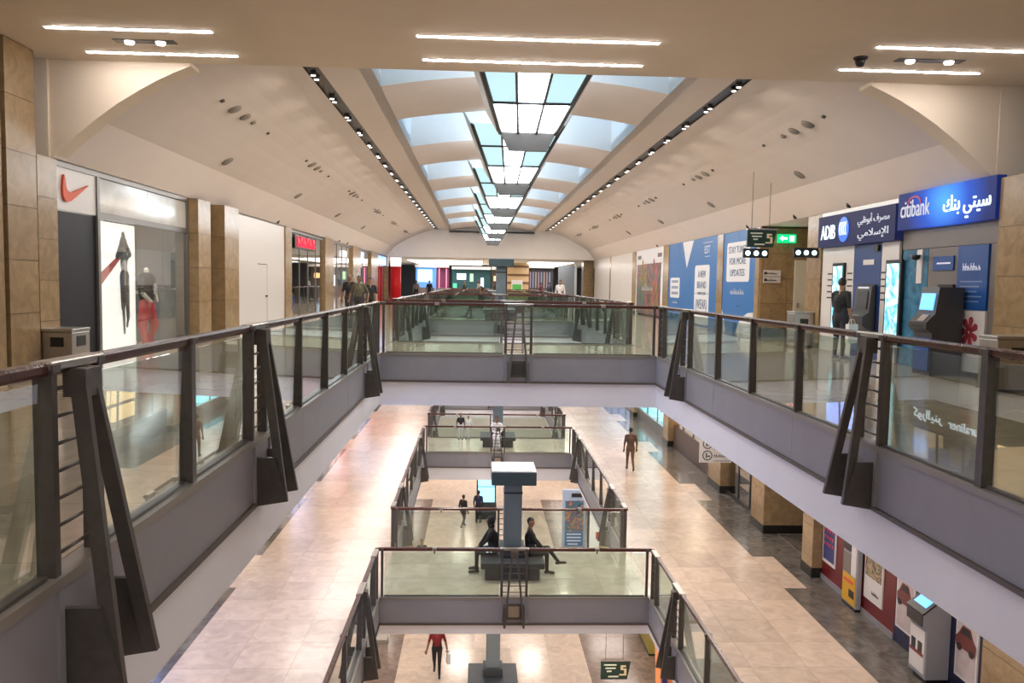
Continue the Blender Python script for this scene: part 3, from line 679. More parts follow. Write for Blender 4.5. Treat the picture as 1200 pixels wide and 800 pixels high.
for k in range(6):   # block letters, too blurred to read: lit strokes
    y_ = 31.75+k*.56
    box('lit_letter', WLX+.012, WLX+.05, y_, y_+.09, 2.86, 3.24, REDNEON, sb); box('lit_letter', WLX+.012, WLX+.05, y_+.09, y_+.38, 3.13 if k % 2 else 3.0, 3.24 if k % 2 else 3.1, REDNEON, sb); box('lit_letter', WLX+.012, WLX+.05, y_+.29, y_+.38, 2.86, 3.1, REDNEON, sb)
box('lamp_bar', -8.6, -8.4, 31.0, 33.0, 2.30, 2.38, glow('warm_bar', (1, .85, .6), 4), t); box('counter', -8.3, -7.7, 31.5, 34, 0, 1.0, mat('ochre', (.5, .3, .03), .5), t); box('counter_sign', -7.68, -7.62, 33.2, 34.0, .3, .9, mat('blue_enamel', (.02, .05, .35), .4), t)
t = bay('fashion_shop', 'fashion shop with red and white displays in a lit window', 'left', 39.35, 45.25, 1.7, mat('pinkwhite', (.75, .6, .55), .5), None, panes=4)
box('red_display', -7.9, -7.6, 39.2, 41.2, .1, 2.35, mat('red_fabric', (.45, .02, .04), .6, emit=.15), t); box('white_display', -8.2, -7.9, 41.3, 44.8, .2, 2.6, mat('white_display', (.85, .74, .68), .5, emit=.5), t); box('sign_box', WLX-.01, WLX+.05, 42.2, 43.3, 2.80, 3.12, glow('white_sign', (1, 1, 1), 1.0), t)
for k, c in enumerate(((.02, .02, .02), (.5, .45, .4), (.3, .02, .04))): capsule3('garment', (-7.55, 41.6+k*1.0, .75), .16, (-7.55, 41.6+k*1.0, 1.45), .2, mat('garment%d' % k, c, .7), t)
box('picture_screen', -7.58, -7.55, 39.3, 40.9, 1.45, 1.8, glow('screen_white', (.8, .9, 1), 1.8), t)
t = bay('blue_lit_shop', 'dark shop with teal lit doorway between stone piers', 'left', 48.25, 52.95, 1.7, DKGREY, None, panes=3)
box('sign_box', WLX-.01, WLX+.06, 48.4, 49.6, 2.7, 3.3, glow('pale_blue_sign', (.6, .75, 1), 1.1), t); box('teal_display', -8.3, -8.1, 50.2, 52.4, .3, 2.2, mat('teal_display', (.05, .25, .22), .5, emit=.25), t); box('lit_band', -8.0, -7.9, 48.0, 52.7, 2.25, 2.45, glow('white_band', (1, .95, .85), 1.8), t)
t = bay('blue_sign_shop', 'dark navy shop front under a pale blue sign beside the red banner', 'left', 56.35, 61.95, 1.7, mat('navy_interior', (.015, .02, .05), .5), None, panes=3)
box('sign_box', WLX-.01, WLX+.06, 56.6, 61.5, 2.75, 3.38, glow('blue_sign', (.25, .45, 1), 1.1), t)
rb = thing('banner_column', 'red banner column with a white lit top beside the food hall', 'banner', (-6.5, 64.2, 0))
lathe('red_wrap', [(.42, 0), (.42, 2.75)], mat('banner_red', (.62, .01, .015), .5, emit=.12), (-6.55, 64.2, 0.0), rb, 20); lathe('lit_top', [(.42, 2.75), (.44, 3.46)], glow('banner_white', (1, .95, .95), .9), (-6.55, 64.2, 0), rb, 20)

# ---- bank row
SIGNB = bpy.data.materials.new('backlit_blue'); SIGNB.use_nodes = True
nt = SIGNB.node_tree; b_ = nt.nodes['Principled BSDF']; tc = nt.nodes.new('ShaderNodeTexCoord'); gr = nt.nodes.new('ShaderNodeTexGradient'); gr.gradient_type = 'SPHERICAL'
mp = nt.nodes.new('ShaderNodeMapping'); mp.inputs['Location'].default_value = (0, 0.05, -0.1); mp.inputs['Scale'].default_value = (0.6, 0.72, 1.0); rp = nt.nodes.new('ShaderNodeValToRGB')
rp.color_ramp.elements[0].color = (0.002, 0.008, 0.06, 1); rp.color_ramp.elements[1].color = (0.06, 0.36, 1.0, 1); e_ = rp.color_ramp.elements.new(.45); e_.color = (0.004, 0.06, 0.42, 1)
nt.links.new(tc.outputs['Object'], mp.inputs[0]); nt.links.new(mp.outputs[0], gr.inputs[0]); nt.links.new(gr.outputs[0], rp.inputs[0]); nt.links.new(rp.outputs[0], b_.inputs['Emission Color']); b_.inputs['Emission Strength'].default_value = 1.0; b_.inputs['Base Color'].default_value = (.01, .02, .1, 1); b_.inputs['Roughness'].default_value = .5; b_.inputs['Specular IOR Level'].default_value = .15
LETW = glow('lit_white_letter', (.80, .93, 1.0), 1.25); LETG = mat('pale_letter', (.62, .66, .75), .4, emit=.25)
NAVY = mat('navy_board', (.006, .008, .04), .5, spec=.15, emit=.25, ecol=(.03, .04, .14)); TAUPE = mat('taupe_panel', (.15, .13, .12), .4, noise=(1.2, .05))
BLUEP = mat('bank_blue_panel', (.012, .07, .26), .3, noise=(2, .15)); BLUEG = mat('blue_print_glass', (.05, .17, .28), .15, noise=(3, .4)); DSTEEL = mat('dark_steel', (.07, .07, .075), .35, .5)
x = WRX
ct = thing('bright_bank_front', 'bank front with glowing blue sign above grey cash machine panels', 'shopfront', (x, 15.1, 0))
sg = box('sign_board', x-.12, x+.05, 13.52, 16.74, 2.80, 3.545, SIGNB, ct)
text('lettering', 'citibank', .50, LETG, sg, (x-.13, 16.08, 3.20), '-x', 1.08, .008); text('arabic_lettering', arabic('سيتي بنك'), .50, LETW, sg, (x-.13, 14.35, 3.17), '-x', 1.42, .012, .82)
arc = [(16.10+.26*math.cos(a), 3.30+.16*math.sin(a)) for a in [math.pi*k/10 for k in range(11)]]; prism('red_arc', arc+[(16.10+(p-16.10)*.86, 3.30+(q-3.30)*.82) for p, q in reversed(arc)], 'x', x-.14, x-.121, mat('arc_red', (.35, .03, .05), .4, emit=.3), sg)
box('upper_panel', x+.02, x+.08, 13.52, 16.74, 2.40, 2.80, TAUPE, ct)
for a, b, m in ((13.55, 13.80, TAUPE), (13.82, 14.72, None), (14.74, 15.75, TAUPE), (15.77, 16.72, BLUEG)):
    if m: box('wall_panel', x+.03, x+.07, a, b, 0, 2.39, m, ct)
pb = box('blue_poster_panel', x+.0, x+.05, 13.82, 14.72, 1.22, 2.39, BLUEP, ct); blurred_text('poster_heading', 7, .13, LETG, pb, (x-.003, 14.27, 2.0), '-x', .55)
for k in range(5): box('poster_text_line', x-.006, x+.0, 13.95+.07*(k % 3), 14.6, 1.72-k*.09, 1.745-k*.09, mat('dim_text', (.16, .24, .4), .5), pb)
pw = box('white_poster_panel', x+.0, x+.05, 13.82, 14.72, 0.1, 1.21, WHITEP, ct)
for k in range(7):
    a = k*.9; flat('red_petal', capsule2((14.25+.06*math.cos(a), .82+.06*math.sin(a)), (14.25+.2*math.cos(a), .82+.22*math.sin(a)), .035, .065), x-.008, mat('petal_red', (.32, .03, .05), .5), pw)
bp_ = box('small_blue_plaque', x+.0, x+.04, 14.86, 15.55, 1.95, 2.22, BLUEP, ct); box('plaque_text', x-.006, x+.0, 14.95, 15.4, 2.07, 2.10, LETG, bp_)
box('dark_recess_door', x-.02, x+.04, 14.80, 15.30, 0, 1.68, BLACK, ct); box('door_notice', x-.03, x-.02, 15.32, 15.5, 1.0, 1.2, BLUEP, ct)
box('white_column', x+.01, x+.06, 15.95, 16.15, 1.7, 2.38, WHITEP, ct); lathe('dome_camera', [(0, -.11), (.07, -.09), (.1, 0)], BLACK, (x-.1, 16.0, 2.27), ct, 12)
def cash_machine(label, xf, y0, y1, z0, h, body, face, parent_extra=None):
    t = thing('cash_machine', label, 'cash machine', (xf+.3, (y0+y1)/2, z0))
    prof = [(xf+.05, z0), (xf+.62, z0), (xf+.62, z0+h), (xf+.16, z0+h), (xf+.10, z0+h*.70), (xf-.06, z0+h*.60), (xf-.06, z0+h*.53), (xf+.05, z0+h*.48)]
    bo = prism('body', prof, 'y', y0, y1, body, t)
    quad_slab('screen', [(xf+.092, y0+.08, z0+h*.74), (xf+.092, y1-.08, z0+h*.74), (xf+.135, y1-.08, z0+h*.93), (xf+.135, y0+.08, z0+h*.93)], .02, face, t)
    quad_slab('keypad', [(xf-.05, y0+.12, z0+h*.612), (xf-.05, y1-.25, z0+h*.612), (xf+.07, y1-.25, z0+h*.685), (xf+.07, y0+.12, z0+h*.685)], .02, STEEL, t)
    box('cash_slot', xf-.066, xf-.05, y0+.1, y1-.1, z0+h*.545, z0+h*.57, BLACK, t); box('base_panel', xf+.03, xf+.05, y0+.05, y1-.05, z0+.08, z0+h*.42, BLUEP, t)
    box('plinth', xf+.06, xf+.6, y0+.03, y1-.03, z0-.0, z0+.06, BLACK, t)
    return t
BLUESCR = glow('blue_screen', (.10, .38, 1.0), 1.6)
cash_machine('tall grey cash machine with lit blue screen under the bright blue sign', 8.22, 14.36, 14.96, 0, 1.62, DSTEEL, BLUESCR)
# navy bank
ad = thing('navy_bank_front', 'bank front with navy sign, globe logo and white wall with two lit posters', 'shopfront', (x, 18.7, 0))
sg = box('sign_board', x-.14, x+.05, 16.80, 20.66, 2.61, 3.38, NAVY, ad); box('top_trim', x-.05, x+.05, 16.8, 20.66, 3.39, 3.49, STEEL, ad)
text('lettering', 'ADIB', .50, LETW, sg, (x-.15, 20.06, 2.95), '-x', .80, .008)
text('arabic_lettering', arabic('مصرف أبوظبي'), .34, LETG, sg, (x-.15, 17.75, 3.14), '-x', 1.45, .008, .62); text('arabic_lettering', arabic('الإسلامي'), .36, LETG, sg, (x-.15, 17.75, 2.84), '-x', 1.40, .008, .62)
gl_ = [(19.20+.27*math.cos(2*math.pi*k/28), 2.99+.30*math.sin(2*math.pi*k/28)) for k in range(28)]; gd = prism('globe_logo', gl_, 'x', x-.16, x-.141, glow('globe_blue', (.03, .16, .8), .9), sg)
for k in range(5):
    a = [(19.05+.08*k+.05*math.sin(q*2.6), 2.98+.27*(q-.45)) for q in [i/6 for i in range(9) if i < 8]]
    prism('globe_ray', a+[(p-.026, z_) for p, z_ in reversed(a)], 'x', x-.166, x-.161, LETW, gd)
for a, b in ((18.90, 20.64), (16.84, 17.57)): box('white_wall', x+.0, x+.06, a, b, 0, 2.60, WHITEP, ad)
bpn = box('blue_door_panel', x+.0, x+.06, 17.59, 18.88, 0, 2.60, mat('deep_blue_panel', (.015, .05, .18), .35), ad); box('plaque', x-.015, x, 17.9, 18.4, 2.12, 2.24, WHITEP, bpn)
box('camera_mount', x-.06, x, 17.66, 17.84, 2.42, 2.55, BLACK, ad)
CYS = print_mat('cyan_poster', ((.80, .95, 1), (.60, .90, .97), (.03, .38, .5), (.75, .95, 1)), 1.6, emit=.75)
for a, b, z0, z1 in ((16.68, 17.20, .45, 2.12), (19.35, 19.85, .55, 2.12)):
    fr = box('light_box_frame', x-.06, x+.0, a-.07, b+.07, z0-.1, z1+.08, BLACK, ad, .01); box('lit_poster', x-.07, x-.06, a, b, z0, z1, CYS, fr)
for k in range(5):
    for a, b in ((16.86, 16.9), (17.30, 17.55), (18.95, 19.2), (20.0, 20.3)): box('stripe', x-.006, x+.0, a, b, 1.32+k*.15, 1.355+k*.15, INK, ad)
box('floor_notice', x-.008, x, 16.9, 17.45, .22, .3, BLUEP, ad)
am = thing('wall_cash_machine', 'black cash machine set in the blue panel of the navy bank', 'cash machine', (x-.1, 18.5, 0))
prism('body', [(x-.02, .55), (x-.30, .75), (x-.30, .95), (x-.16, 1.05), (x-.12, 1.62), (x-.02, 1.68)], 'y', 17.72, 18.46, DSTEEL, am); quad_slab('screen', [(x-.168, 17.84, 1.12), (x-.168, 18.34, 1.12), (x-.135, 18.34, 1.52), (x-.135, 17.84, 1.52)], .015, BLACK, am); box('keypad', x-.29, x-.18, 17.9, 18.3, .955, .985, STEEL, am); box('top_label', x-.135, x-.115, 17.84, 18.34, 1.58, 1.62, LETG, am)
# service passage
ps = thing('service_passage', 'stone-lined service passage with a pale door beside the navy bank', 'passage', (9.9, 25.2, 0), None, 'structure')
for r in range(4):
    for c in range(2): box('stone_panel', 8.92+c*.85+.004, 8.92+(c+1)*.85-.004, 25.30, 25.40, .28+r*.79+.005, .28+(r+1)*.79-.005, TRAV, ps)
box('core', 8.93, 12.0, 25.32, 25.5, 0, 3.49, JOINT, ps); box('base_block', 8.92, 9.6, 25.22, 25.34, 0, .28, BASEB, ps)
pd = box('pale_door', 10.0, 10.75, 25.22, 25.30, 0.02, 2.45, mat('cream_door', (.62, .58, .46), .5), ps); box('door_handle', 10.08, 10.14, 25.15, 25.22, .95, 1.1, STEEL, pd)
box('passage_side', 9.65, 12, 21.55, 21.68, 0, 3.49, TRAV, ps); box('stone_panel', 10.78, 12.0, 25.28, 25.4, .0, 3.44, TRAV, ps); box('door_head', 10.0, 10.75, 25.28, 25.34, 2.47, 3.44, TRAV, ps)
ex = thing('exit_sign', 'green glowing emergency exit sign on the stone passage wall', 'sign', (9.4, 25.1, 3.0))
box('case', 9.38, 9.95, 25.12, 25.22, 2.98, 3.25, mat('exit_green', (.0, .25, .08), .4, emit=1.0, ecol=(.0, .6, .2)), ex); LETGN = glow('exit_white', (.75, 1, .85), 2.5)
prism('arrow', [(9.42, 3.12), (9.52, 3.2), (9.52, 3.15), (9.66, 3.15), (9.66, 3.09), (9.52, 3.09), (9.52, 3.04)], 'y', 25.11, 25.125, LETGN, ex); box('running_figure', 9.74, 9.88, 25.11, 25.125, 3.03, 3.2, LETGN, ex)
dp = thing('direction_plate', 'white direction plate with two lines on the stone passage wall', 'sign', (9.5, 25.25, 1.7))
for k in range(2):
    pl = box('plate', 9.0, 9.55, 25.24, 25.28, 1.72+k*.21, 1.91+k*.21, WHITEP, dp); blurred_text('plate_text', 8 if k else 11, .08, INK, pl, (9.27, 25.238, 1.815+k*.21), '-y', .32); lathe('plate_symbol', [(.0, -.006), (.05, -.006), (.05, .0)], INK, (9.06, 25.24, 1.815+k*.21), pl, 12, 'y')
# blue hoardings
HB = mat('hoarding_blue', (.006, .135, .42), .4, noise=(.8, .03)); HW = mat('hoarding_white', (.72, .74, .78), .4); HT = mat('hoarding_text', (.03, .09, .22), .5); HTW = mat('hoarding_white_text', (.7, .75, .8), .5)
def rrect(y0, y1, z0, z1, r, sk=0.0):
    P = []
    for cy_, cz_, a0 in ((y1-r, z1-r, 0), (y0+r, z1-r, 90), (y0+r, z0+r, 180), (y1-r, z0+r, 270)):
        for k in range(5): a = math.radians(a0+22.5*k); P.append((cy_+r*math.cos(a)+sk*(cz_-z0), cz_+r*math.sin(a)))
    return P
h2 = thing('blue_hoarding', 'blue hoarding with a white patch asking shoppers to stay tuned, near the hanging signs', 'hoarding', (x, 27.4, 0), 'blue hoardings')
box('board', x, x+.08, 25.78, 27.45, 0, 3.49, HB, h2); box('board', x, x+.08, 27.46, 29.18, 0, 3.49, HB, h2)
pt = flat('white_patch', rrect(26.3, 28.75, 1.75, 3.12, .12), x-.008, HW, h2, .008)
for k, s_ in enumerate(('STAY TUNED', 'FOR MORE', 'UPDATES')): text('patch_text', s_, .34, HT, pt, (x-.012, 27.55, 2.85-k*.40), '-x', (2.0, 1.75, 1.55)[k], .003)
blurred_text('hoarding_text', 10, .2, HTW, h2, (x-.002, 27.5, 1.42), '-x', 1.5)
flat('white_curve', [(25.8, 0), (25.8, .75), (26.3, .72), (26.9, .55), (27.3, .3), (27.5, 0)], x-.008, HW, h2, .008); flat('white_curve', [(28.7, 0), (29.15, 0), (29.15, .75), (28.95, .5)], x-.008, HW, h2, .008)
box('service_flap', x-.01, x, 27.2, 27.5, .9, .95, HT, h2)
h1 = thing('blue_hoarding', 'wide blue hoarding with a tall white patch announcing a new brand', 'hoarding', (x, 33.7, 0), 'blue hoardings')
for k in range(4): box('board', x, x+.08, 29.92+k*1.915+.004, 29.92+(k+1)*1.915-.004, 0, 3.49, HB, h1)
pt = flat('white_patch', rrect(30.9, 33.0, 0.05, 2.42, .16), x-.008, HW, h1, .008)
for s_, z_, w_ in (('A NEW', 2.05, 1.1), ('BRAND', 1.62, 1.3), ('COMING SOON', 1.29, 1.2)): text('patch_text', s_, .4 if w_ != 1.2 else .16, HT, pt, (x-.012, 31.95, z_), '-x', w_, .003)
text('patch_text', '(WEAR)', .55, HT, pt, (x-.012, 31.95, .85), '-x', 1.6, .003)
for a in (30.98, 32.62): box('patch_rule', x-.012, x-.008, a, a+.3, 1.28, 1.30, HT, pt)
flat('white_wedge', [(33.3, 3.48), (35.1, 3.48), (34.35, 2.35)], x-.008, HW, h1, .008)
pt = flat('small_white_patch', rrect(35.5, 37.2, 1.05, 1.95, .12), x-.008, HW, h1, .008)
for k in range(3): box('patch_text_line', x-.012, x-.008, 35.75, 36.95, 1.20+k*.26, 1.32+k*.26, mat('grey_blue_text', (.25, .3, .4), .5), pt)
text('hoarding_text', 'EST', .42, HTW, h1, (x-.006, 31.3, 3.0), '-x', .75, .003); box('hoarding_rule', x-.006, x, 30.6, 31.9, 3.28, 3.30, HTW, h1); box('hoarding_rule', x-.006, x, 30.9, 31.6, 2.74, 2.76, HTW, h1); blurred_text('hoarding_text', 10, .12, HTW, h1, (x-.002, 36.35, .86), '-x', 1.0)
# leaf picture
lp = thing('leaf_picture', 'dark picture of coloured leaves framed by a pale board on the bank side', 'picture', (x, 42, 0))
for a, b, c, d in ((38.8, 45.5, 2.72, 3.49), (38.8, 39.3, 0, 2.71), (45.1, 45.5, 0, 2.71)): box('pale_board', x, x+.08, a, b, c, d, HW, lp)
pc = box('picture_panel', x-.03, x+.04, 39.3, 45.1, .05, 2.70, print_mat('leaf_print', ((.015, .015, .02), (.02, .12, .10), (.25, .10, .03), (.03, .01, .04), (.4, .12, .15), (.02, .02, .03)), .55), lp)
def leafs(yc_, zc_, m):
    for k in range(6):
        a = .35+.4*k/2 if k % 2 else math.pi-.35-.4*(k-1)/2
        flat('printed_leaf', capsule2((yc_+.15*math.cos(a), zc_+.22*k), (yc_+.85*math.cos(a), zc_+.22*k+.4), .05, .11), x-.036-.001*k, m, pc)
leafs(40.4, .3, mat('leaf_orange', (.42, .16, .05), .5)); leafs(44.0, .3, mat('leaf_teal', (.03, .2, .17), .5)); leafs(43.4, 1.35, mat('leaf_ochre', (.35, .27, .05), .5)); leafs(40.6, 1.35, mat('leaf_rose', (.40, .10, .12), .5))
blurred_text('picture_heading', 9, .32, HW, pc, (x-.044, 42.2, 1.48), '-x', 2.8)
for yy in (39.6, 44.6): box('board_logo', x-.006, x, yy-.45, yy+.45, 3.0, 3.2, GREYINK, lp)
# plain white hoardings to the end wall
w2 = thing('white_hoarding', 'plain white panel hoarding between leaf picture and food hall', 'hoarding', (x, 54, 0))
for a, b in ((46.65, 50.4), (50.42, 54.28), (54.78, 58.4), (58.42, 62.0)): box('board', x, x+.08, a, b, 0, 3.49, WHITEP, w2)
# hanging direction sign
GREENK = mat('dark_green_board', (.008, .03, .022), .35)
def hang_sign(label, x0, x1, y, z0, z1, ztop):
    t = thing('hanging_sign', label, 'hanging sign', ((x0+x1)/2, y, z1))
    bd = prism('board', [(x0, z0), (x1-.09, z0), (x1, z1), (x0, z1)], 'y', y-.04, y+.04, GREENK, t); box('top_rail', x0-.01, x1+.02, y-.05, y+.05, z1, z1+.035, STEEL, t)
    W = x1-x0
    for k, (w_, z_) in enumerate(((.42, .80), (.34, .62), (.16, .45), (.34, .16))): box('text_line', x0+W*(.10+.05*k), x0+W*(.10+.05*k+w_), y-.045, y-.04, z0+(z1-z0)*z_-.018, z0+(z1-z0)*z_+.018, mat('sign_text', (.55, .6, .5), .5), bd)
    arr = [(.62, .30), (.78, .30), (.78, .52), (.66, .52), (.66, .78), (.84, .78), (.84, .68), (.74, .68), (.74, .60), (.86, .60), (.86, .22), (.62, .22)]
    prism('emblem', [(x0+W*a, z0+(z1-z0)*b) for a, b in arr], 'y', y-.046, y-.041, mat('sign_emblem', (.6, .55, .35), .5), bd)
    for xx in (x0+.12, x1-.2): rod('wire', (xx, y, z1+.03), (xx, y, ztop(xx)), .008, BRONZE, t, 6)
    return t
hang_sign('dark green hanging direction sign on two wires before the stay-tuned hoarding', 7.34, 8.15, 22.0, 2.67, 3.14, lambda xx: vz(xx-CX)[0]+.02)
ls = thing('lit_pictogram_sign', 'black lit sign with three white pictograms under the green hanging sign', 'sign', (7.6, 22.3, 2.4))
def picto(parent, x0, x1, y, z0, z1):
    box('case', x0, x1, y-.05, y+.05, z0, z1, BLACK, parent, .01); W = (x1-x0)/3; zc_ = (z0+z1)/2; PG = glow('pictogram_white', (.7, .95, 1.0), 2.6)
    for k in range(3):
        xc_ = x0+W*(k+.5); lathe('pictogram', [(0, -.008), (W*.30, -.008), (W*.30, 0)], PG, (xc_, y-.05, zc_), parent, 14, 'y'); box('pictogram_bar', xc_-W*.05, xc_+W*.05, y-.062, y-.058, zc_-W*.2, zc_+W*.2, BLACK, parent)
picto(ls, 7.28, 7.98, 22.1, 2.38, 2.63); rod('stem', (7.63, 22.1, 2.63), (7.63, 22.03, 2.70), .015, BLACK, ls)
l2 = thing('lit_pictogram_sign', 'black lit sign with three white pictograms by the navy bank pier', 'sign', (8.5, 20.9, 2.4)); picto(l2, 8.22, 8.86, 20.9, 2.36, 2.62); box('wall_bracket', 8.84, 8.9, 20.86, 20.94, 2.44, 2.54, BLACK, l2)
# small black spot fittings at the foot of the vault
for s, ys in ((1, (19.2, 22.5, 26.5, 40.0)), (-1, (28.6, 41.0, 43.5))):
    for k, y_ in enumerate(ys):
        o = lathe('dome_camera', [(0, -.10), (.05, -.09), (.075, -.05), (.08, .02)], BLACK, (CX+s*7.95, y_, 3.60), None, 12)
        tag(o, f'{ORD[k]} black dome camera along the vault foot on the ' + ('bank' if s > 0 else 'sports shop') + ' side', 'camera', 'dome cameras at the vault foot')
# litter bins
def litter_bin(label, x0, x1, y0, y1, h, z=0.0, face='x'):
    t = thing('litter_bin', label, 'litter bin', ((x0+x1)/2, (y0+y1)/2, z), 'steel litter bins')
    box('body', x0, x1, y0, y1, z+.05, z+h-.06, STEEL, t, .012); box('lid', x0-.01, x1+.01, y0-.01, y1+.01, z+h-.055, z+h, STEEL, t, .012); box('foot', x0+.04, x1-.04, y0+.04, y1-.04, z, z+.05, BLACK, t)
    box('slot', x0+(x1-x0)*.28, x1-(x1-x0)*.28, y0-.006, y0+.004, z+h*.58, z+h*.80, BLACK, t); box('slot', x1-.004, x1+.006, y0+(y1-y0)*.25, y1-(y1-y0)*.25, z+h*.58, z+h*.82, BLACK, t)
    return t
litter_bin('brushed steel litter bin against the stone pier by the sports shop', -7.04, -6.56, 13.30, 13.90, .70)
litter_bin('brushed steel litter bin in front of the pier beside the navy bank', 8.35, 8.86, 20.95, 21.5, .95)
litter_bin('wide steel litter bin at the pier of the bright blue bank', 7.95, 8.75, 12.0, 12.45, .88)

# ------------------------------------------------------------------ lower mall, bank side (below the walkway)
zl = ZL; zt = ZL+4.28
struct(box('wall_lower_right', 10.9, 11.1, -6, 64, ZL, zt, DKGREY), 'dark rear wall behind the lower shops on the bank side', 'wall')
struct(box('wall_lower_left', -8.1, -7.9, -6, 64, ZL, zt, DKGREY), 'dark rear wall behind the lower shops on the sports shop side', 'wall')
struct(box('wall_ground_right', 7.6, 7.8, -6, 64, ZG, ZL-1.14, mat('ground_shop_wall', (.30, .25, .20), .5, noise=(1, .2))), 'ground floor shop wall under the bank side', 'wall')
struct(box('wall_ground_left', -6.0, -5.8, -6, 64, ZG, ZL-1.14, mat('ground_shop_wall', (.30, .25, .20), .5)), 'ground floor shop wall under the sports shop side', 'wall')
def lcol(label, y0, y1, x0=8.22, x1=9.2): return pier(label, x0, x1, y0, y1, zl, zt, 4, TRAV, .24)
lcol('tan stone column with black base beside the red ticket machine wall', 18.88, 19.5, 8.2, 8.62)
lcol('broad tan stone column with black base at the dark lower recess', 22.36, 23.42, 8.24, 10.0)
lcol('tan stone column with black base behind the white round-symbol sign', 26.85, 28.30, 8.34, 9.4)
lcol('tan stone column with black base before the cyan lit shop window', 34.75, 35.7, 8.40, 9.4)
lcol('tan stone column with black base after the cyan lit shop window', 42.6, 43.6, 8.40, 9.4)
pier('tan stone wall after the second car poster on the lower level', 8.44, 9.2, 10.5, 12.66, zl, zt, 4)
REDW = mat('red_wall', (.13, .008, .012), .35, noise=(1.5, .1)); NAVW = mat('navy_wall', (.012, .014, .05), .35)
rw = thing('red_wall_panel', 'dark red wall panel with posters beside the yellow ticket machine', 'wall panel', (8.5, 17.2, zl)); box('panel', 8.45, 8.6, 15.45, 18.86, zl+.12, zt, REDW, rw); box('skirting', 8.42, 8.6, 15.45, 18.86, zl, zl+.12, mat('grey_skirting', (.22, .21, .22), .5), rw)
nw = thing('navy_wall_panel', 'navy wall panel behind the grey information kiosk on the lower level', 'wall panel', (8.5, 14.0, zl)); box('panel', 8.45, 8.6, 12.68, 15.44, zl, zt, NAVW, nw)
def poster(label, y0, y1, z0, z1, m, frame=WHITEP, low=None, xf=8.45):
    t = thing('wall_poster', label, 'poster', (xf, (y0+y1)/2, z0)); f = box('frame', xf-.03, xf, y0, y1, z0, z1, frame, t); pz = z0+(z1-z0)*(low or .06)
    pic = box('picture', xf-.036, xf-.03, y0+.05, y1-.05, pz, z1-.05, m, f)
    return t, f, pic
t, f, pic = poster('blue poster with a red pattern on the dark red wall', 18.12, 18.80, zl+.48, zl+1.9, mat('poster_blue', (.03, .04, .16), .4))
for k in range(5):
    for j in range(4): lathe('red_dot', [(0, -.004), (.045, -.004), (.045, 0)], mat('poster_red', (.45, .03, .05), .4), (8.413, 18.26+.13*j, zl+.95+.17*k), f, 10, 'x')
t, f, pic = poster('white framed photo poster of people on the dark red wall', 15.92, 16.70, zl+.42, zl+1.95, print_mat('people_print', ((.01, .012, .01), (.06, .08, .02), (.5, .35, .22), (.02, .02, .015), (.3, .35, .2)), 3.5), low=.33)
blurred_text('caption', 7, .08, GREYINK, f, (8.418, 16.2, zl+.62), '-x', .3)
for y0, y1, nm_ in ((14.70, 15.36, 'beside the grey kiosk, nearer the red wall'), (12.74, 13.36, 'between the grey kiosk and the stone wall')):
    t, f, pic = poster('pale poster of a red car ' + nm_, y0, y1, zl+.35, zl+2.0, mat('car_sky', (.5, .42, .40), .4, noise=(2, .15)), low=.03); yc_ = (y0+y1)/2
    cb = flat('car_body', [(yc_-.27, zl+0.90), (yc_-.28, zl+1.06), (yc_-.20, zl+1.14), (yc_-.11, zl+1.30), (yc_+.10, zl+1.30), (yc_+.20, zl+1.14), (yc_+.28, zl+1.06), (yc_+.27, zl+0.90)], 8.40, mat('car_red', (.15, .035, .03), .4), f)
    flat('car_window', [(yc_-.15, zl+1.15), (yc_-.09, zl+1.27), (yc_+.08, zl+1.27), (yc_+.14, zl+1.15)], 8.395, INK, f)
    for s in (-1, 1): flat('car_wheel', capsule2((yc_+s*.17, zl+0.90), (yc_+s*.171, zl+0.90), .065, .065), 8.394, INK, f)
# ticket machine with yellow panel
tm = thing('ticket_machine', 'white and grey ticket machine with a yellow lower panel against the dark red wall', 'ticket machine', (8.3, 17.1, zl))
box('cabinet', 8.30, 8.415, 16.78, 17.45, zl+.06, zl+1.95, mat('machine_grey', (.30, .30, .32), .4), tm, .01); box('foot', 8.29, 8.415, 16.80, 17.43, zl, zl+.06, BLACK, tm)
yp = box('yellow_panel', 8.285, 8.30, 16.82, 17.42, zl+.10, zl+.72, mat('yellow_print', (.62, .33, .015), .4), tm); box('print_mark', 8.28, 8.285, 16.86, 17.1, zl+.25, zl+.42, INK, yp); box('print_mark', 8.28, 8.285, 16.9, 17.35, zl+.56, zl+.62, REDINK, yp)
box('white_panel', 8.285, 8.30, 16.82, 17.05, zl+.75, zl+1.9, WHITEP, tm); box('dark_screen', 8.285, 8.30, 17.08, 17.42, zl+1.25, zl+1.88, BLACK, tm); box('slot_panel', 8.285, 8.30, 17.08, 17.42, zl+.75, zl+1.2, ALU, tm); lathe('round_mark', [(0, -.006), (.05, -.006), (.05, 0)], REDINK, (8.285, 16.93, zl+1.7), tm, 12, 'x')
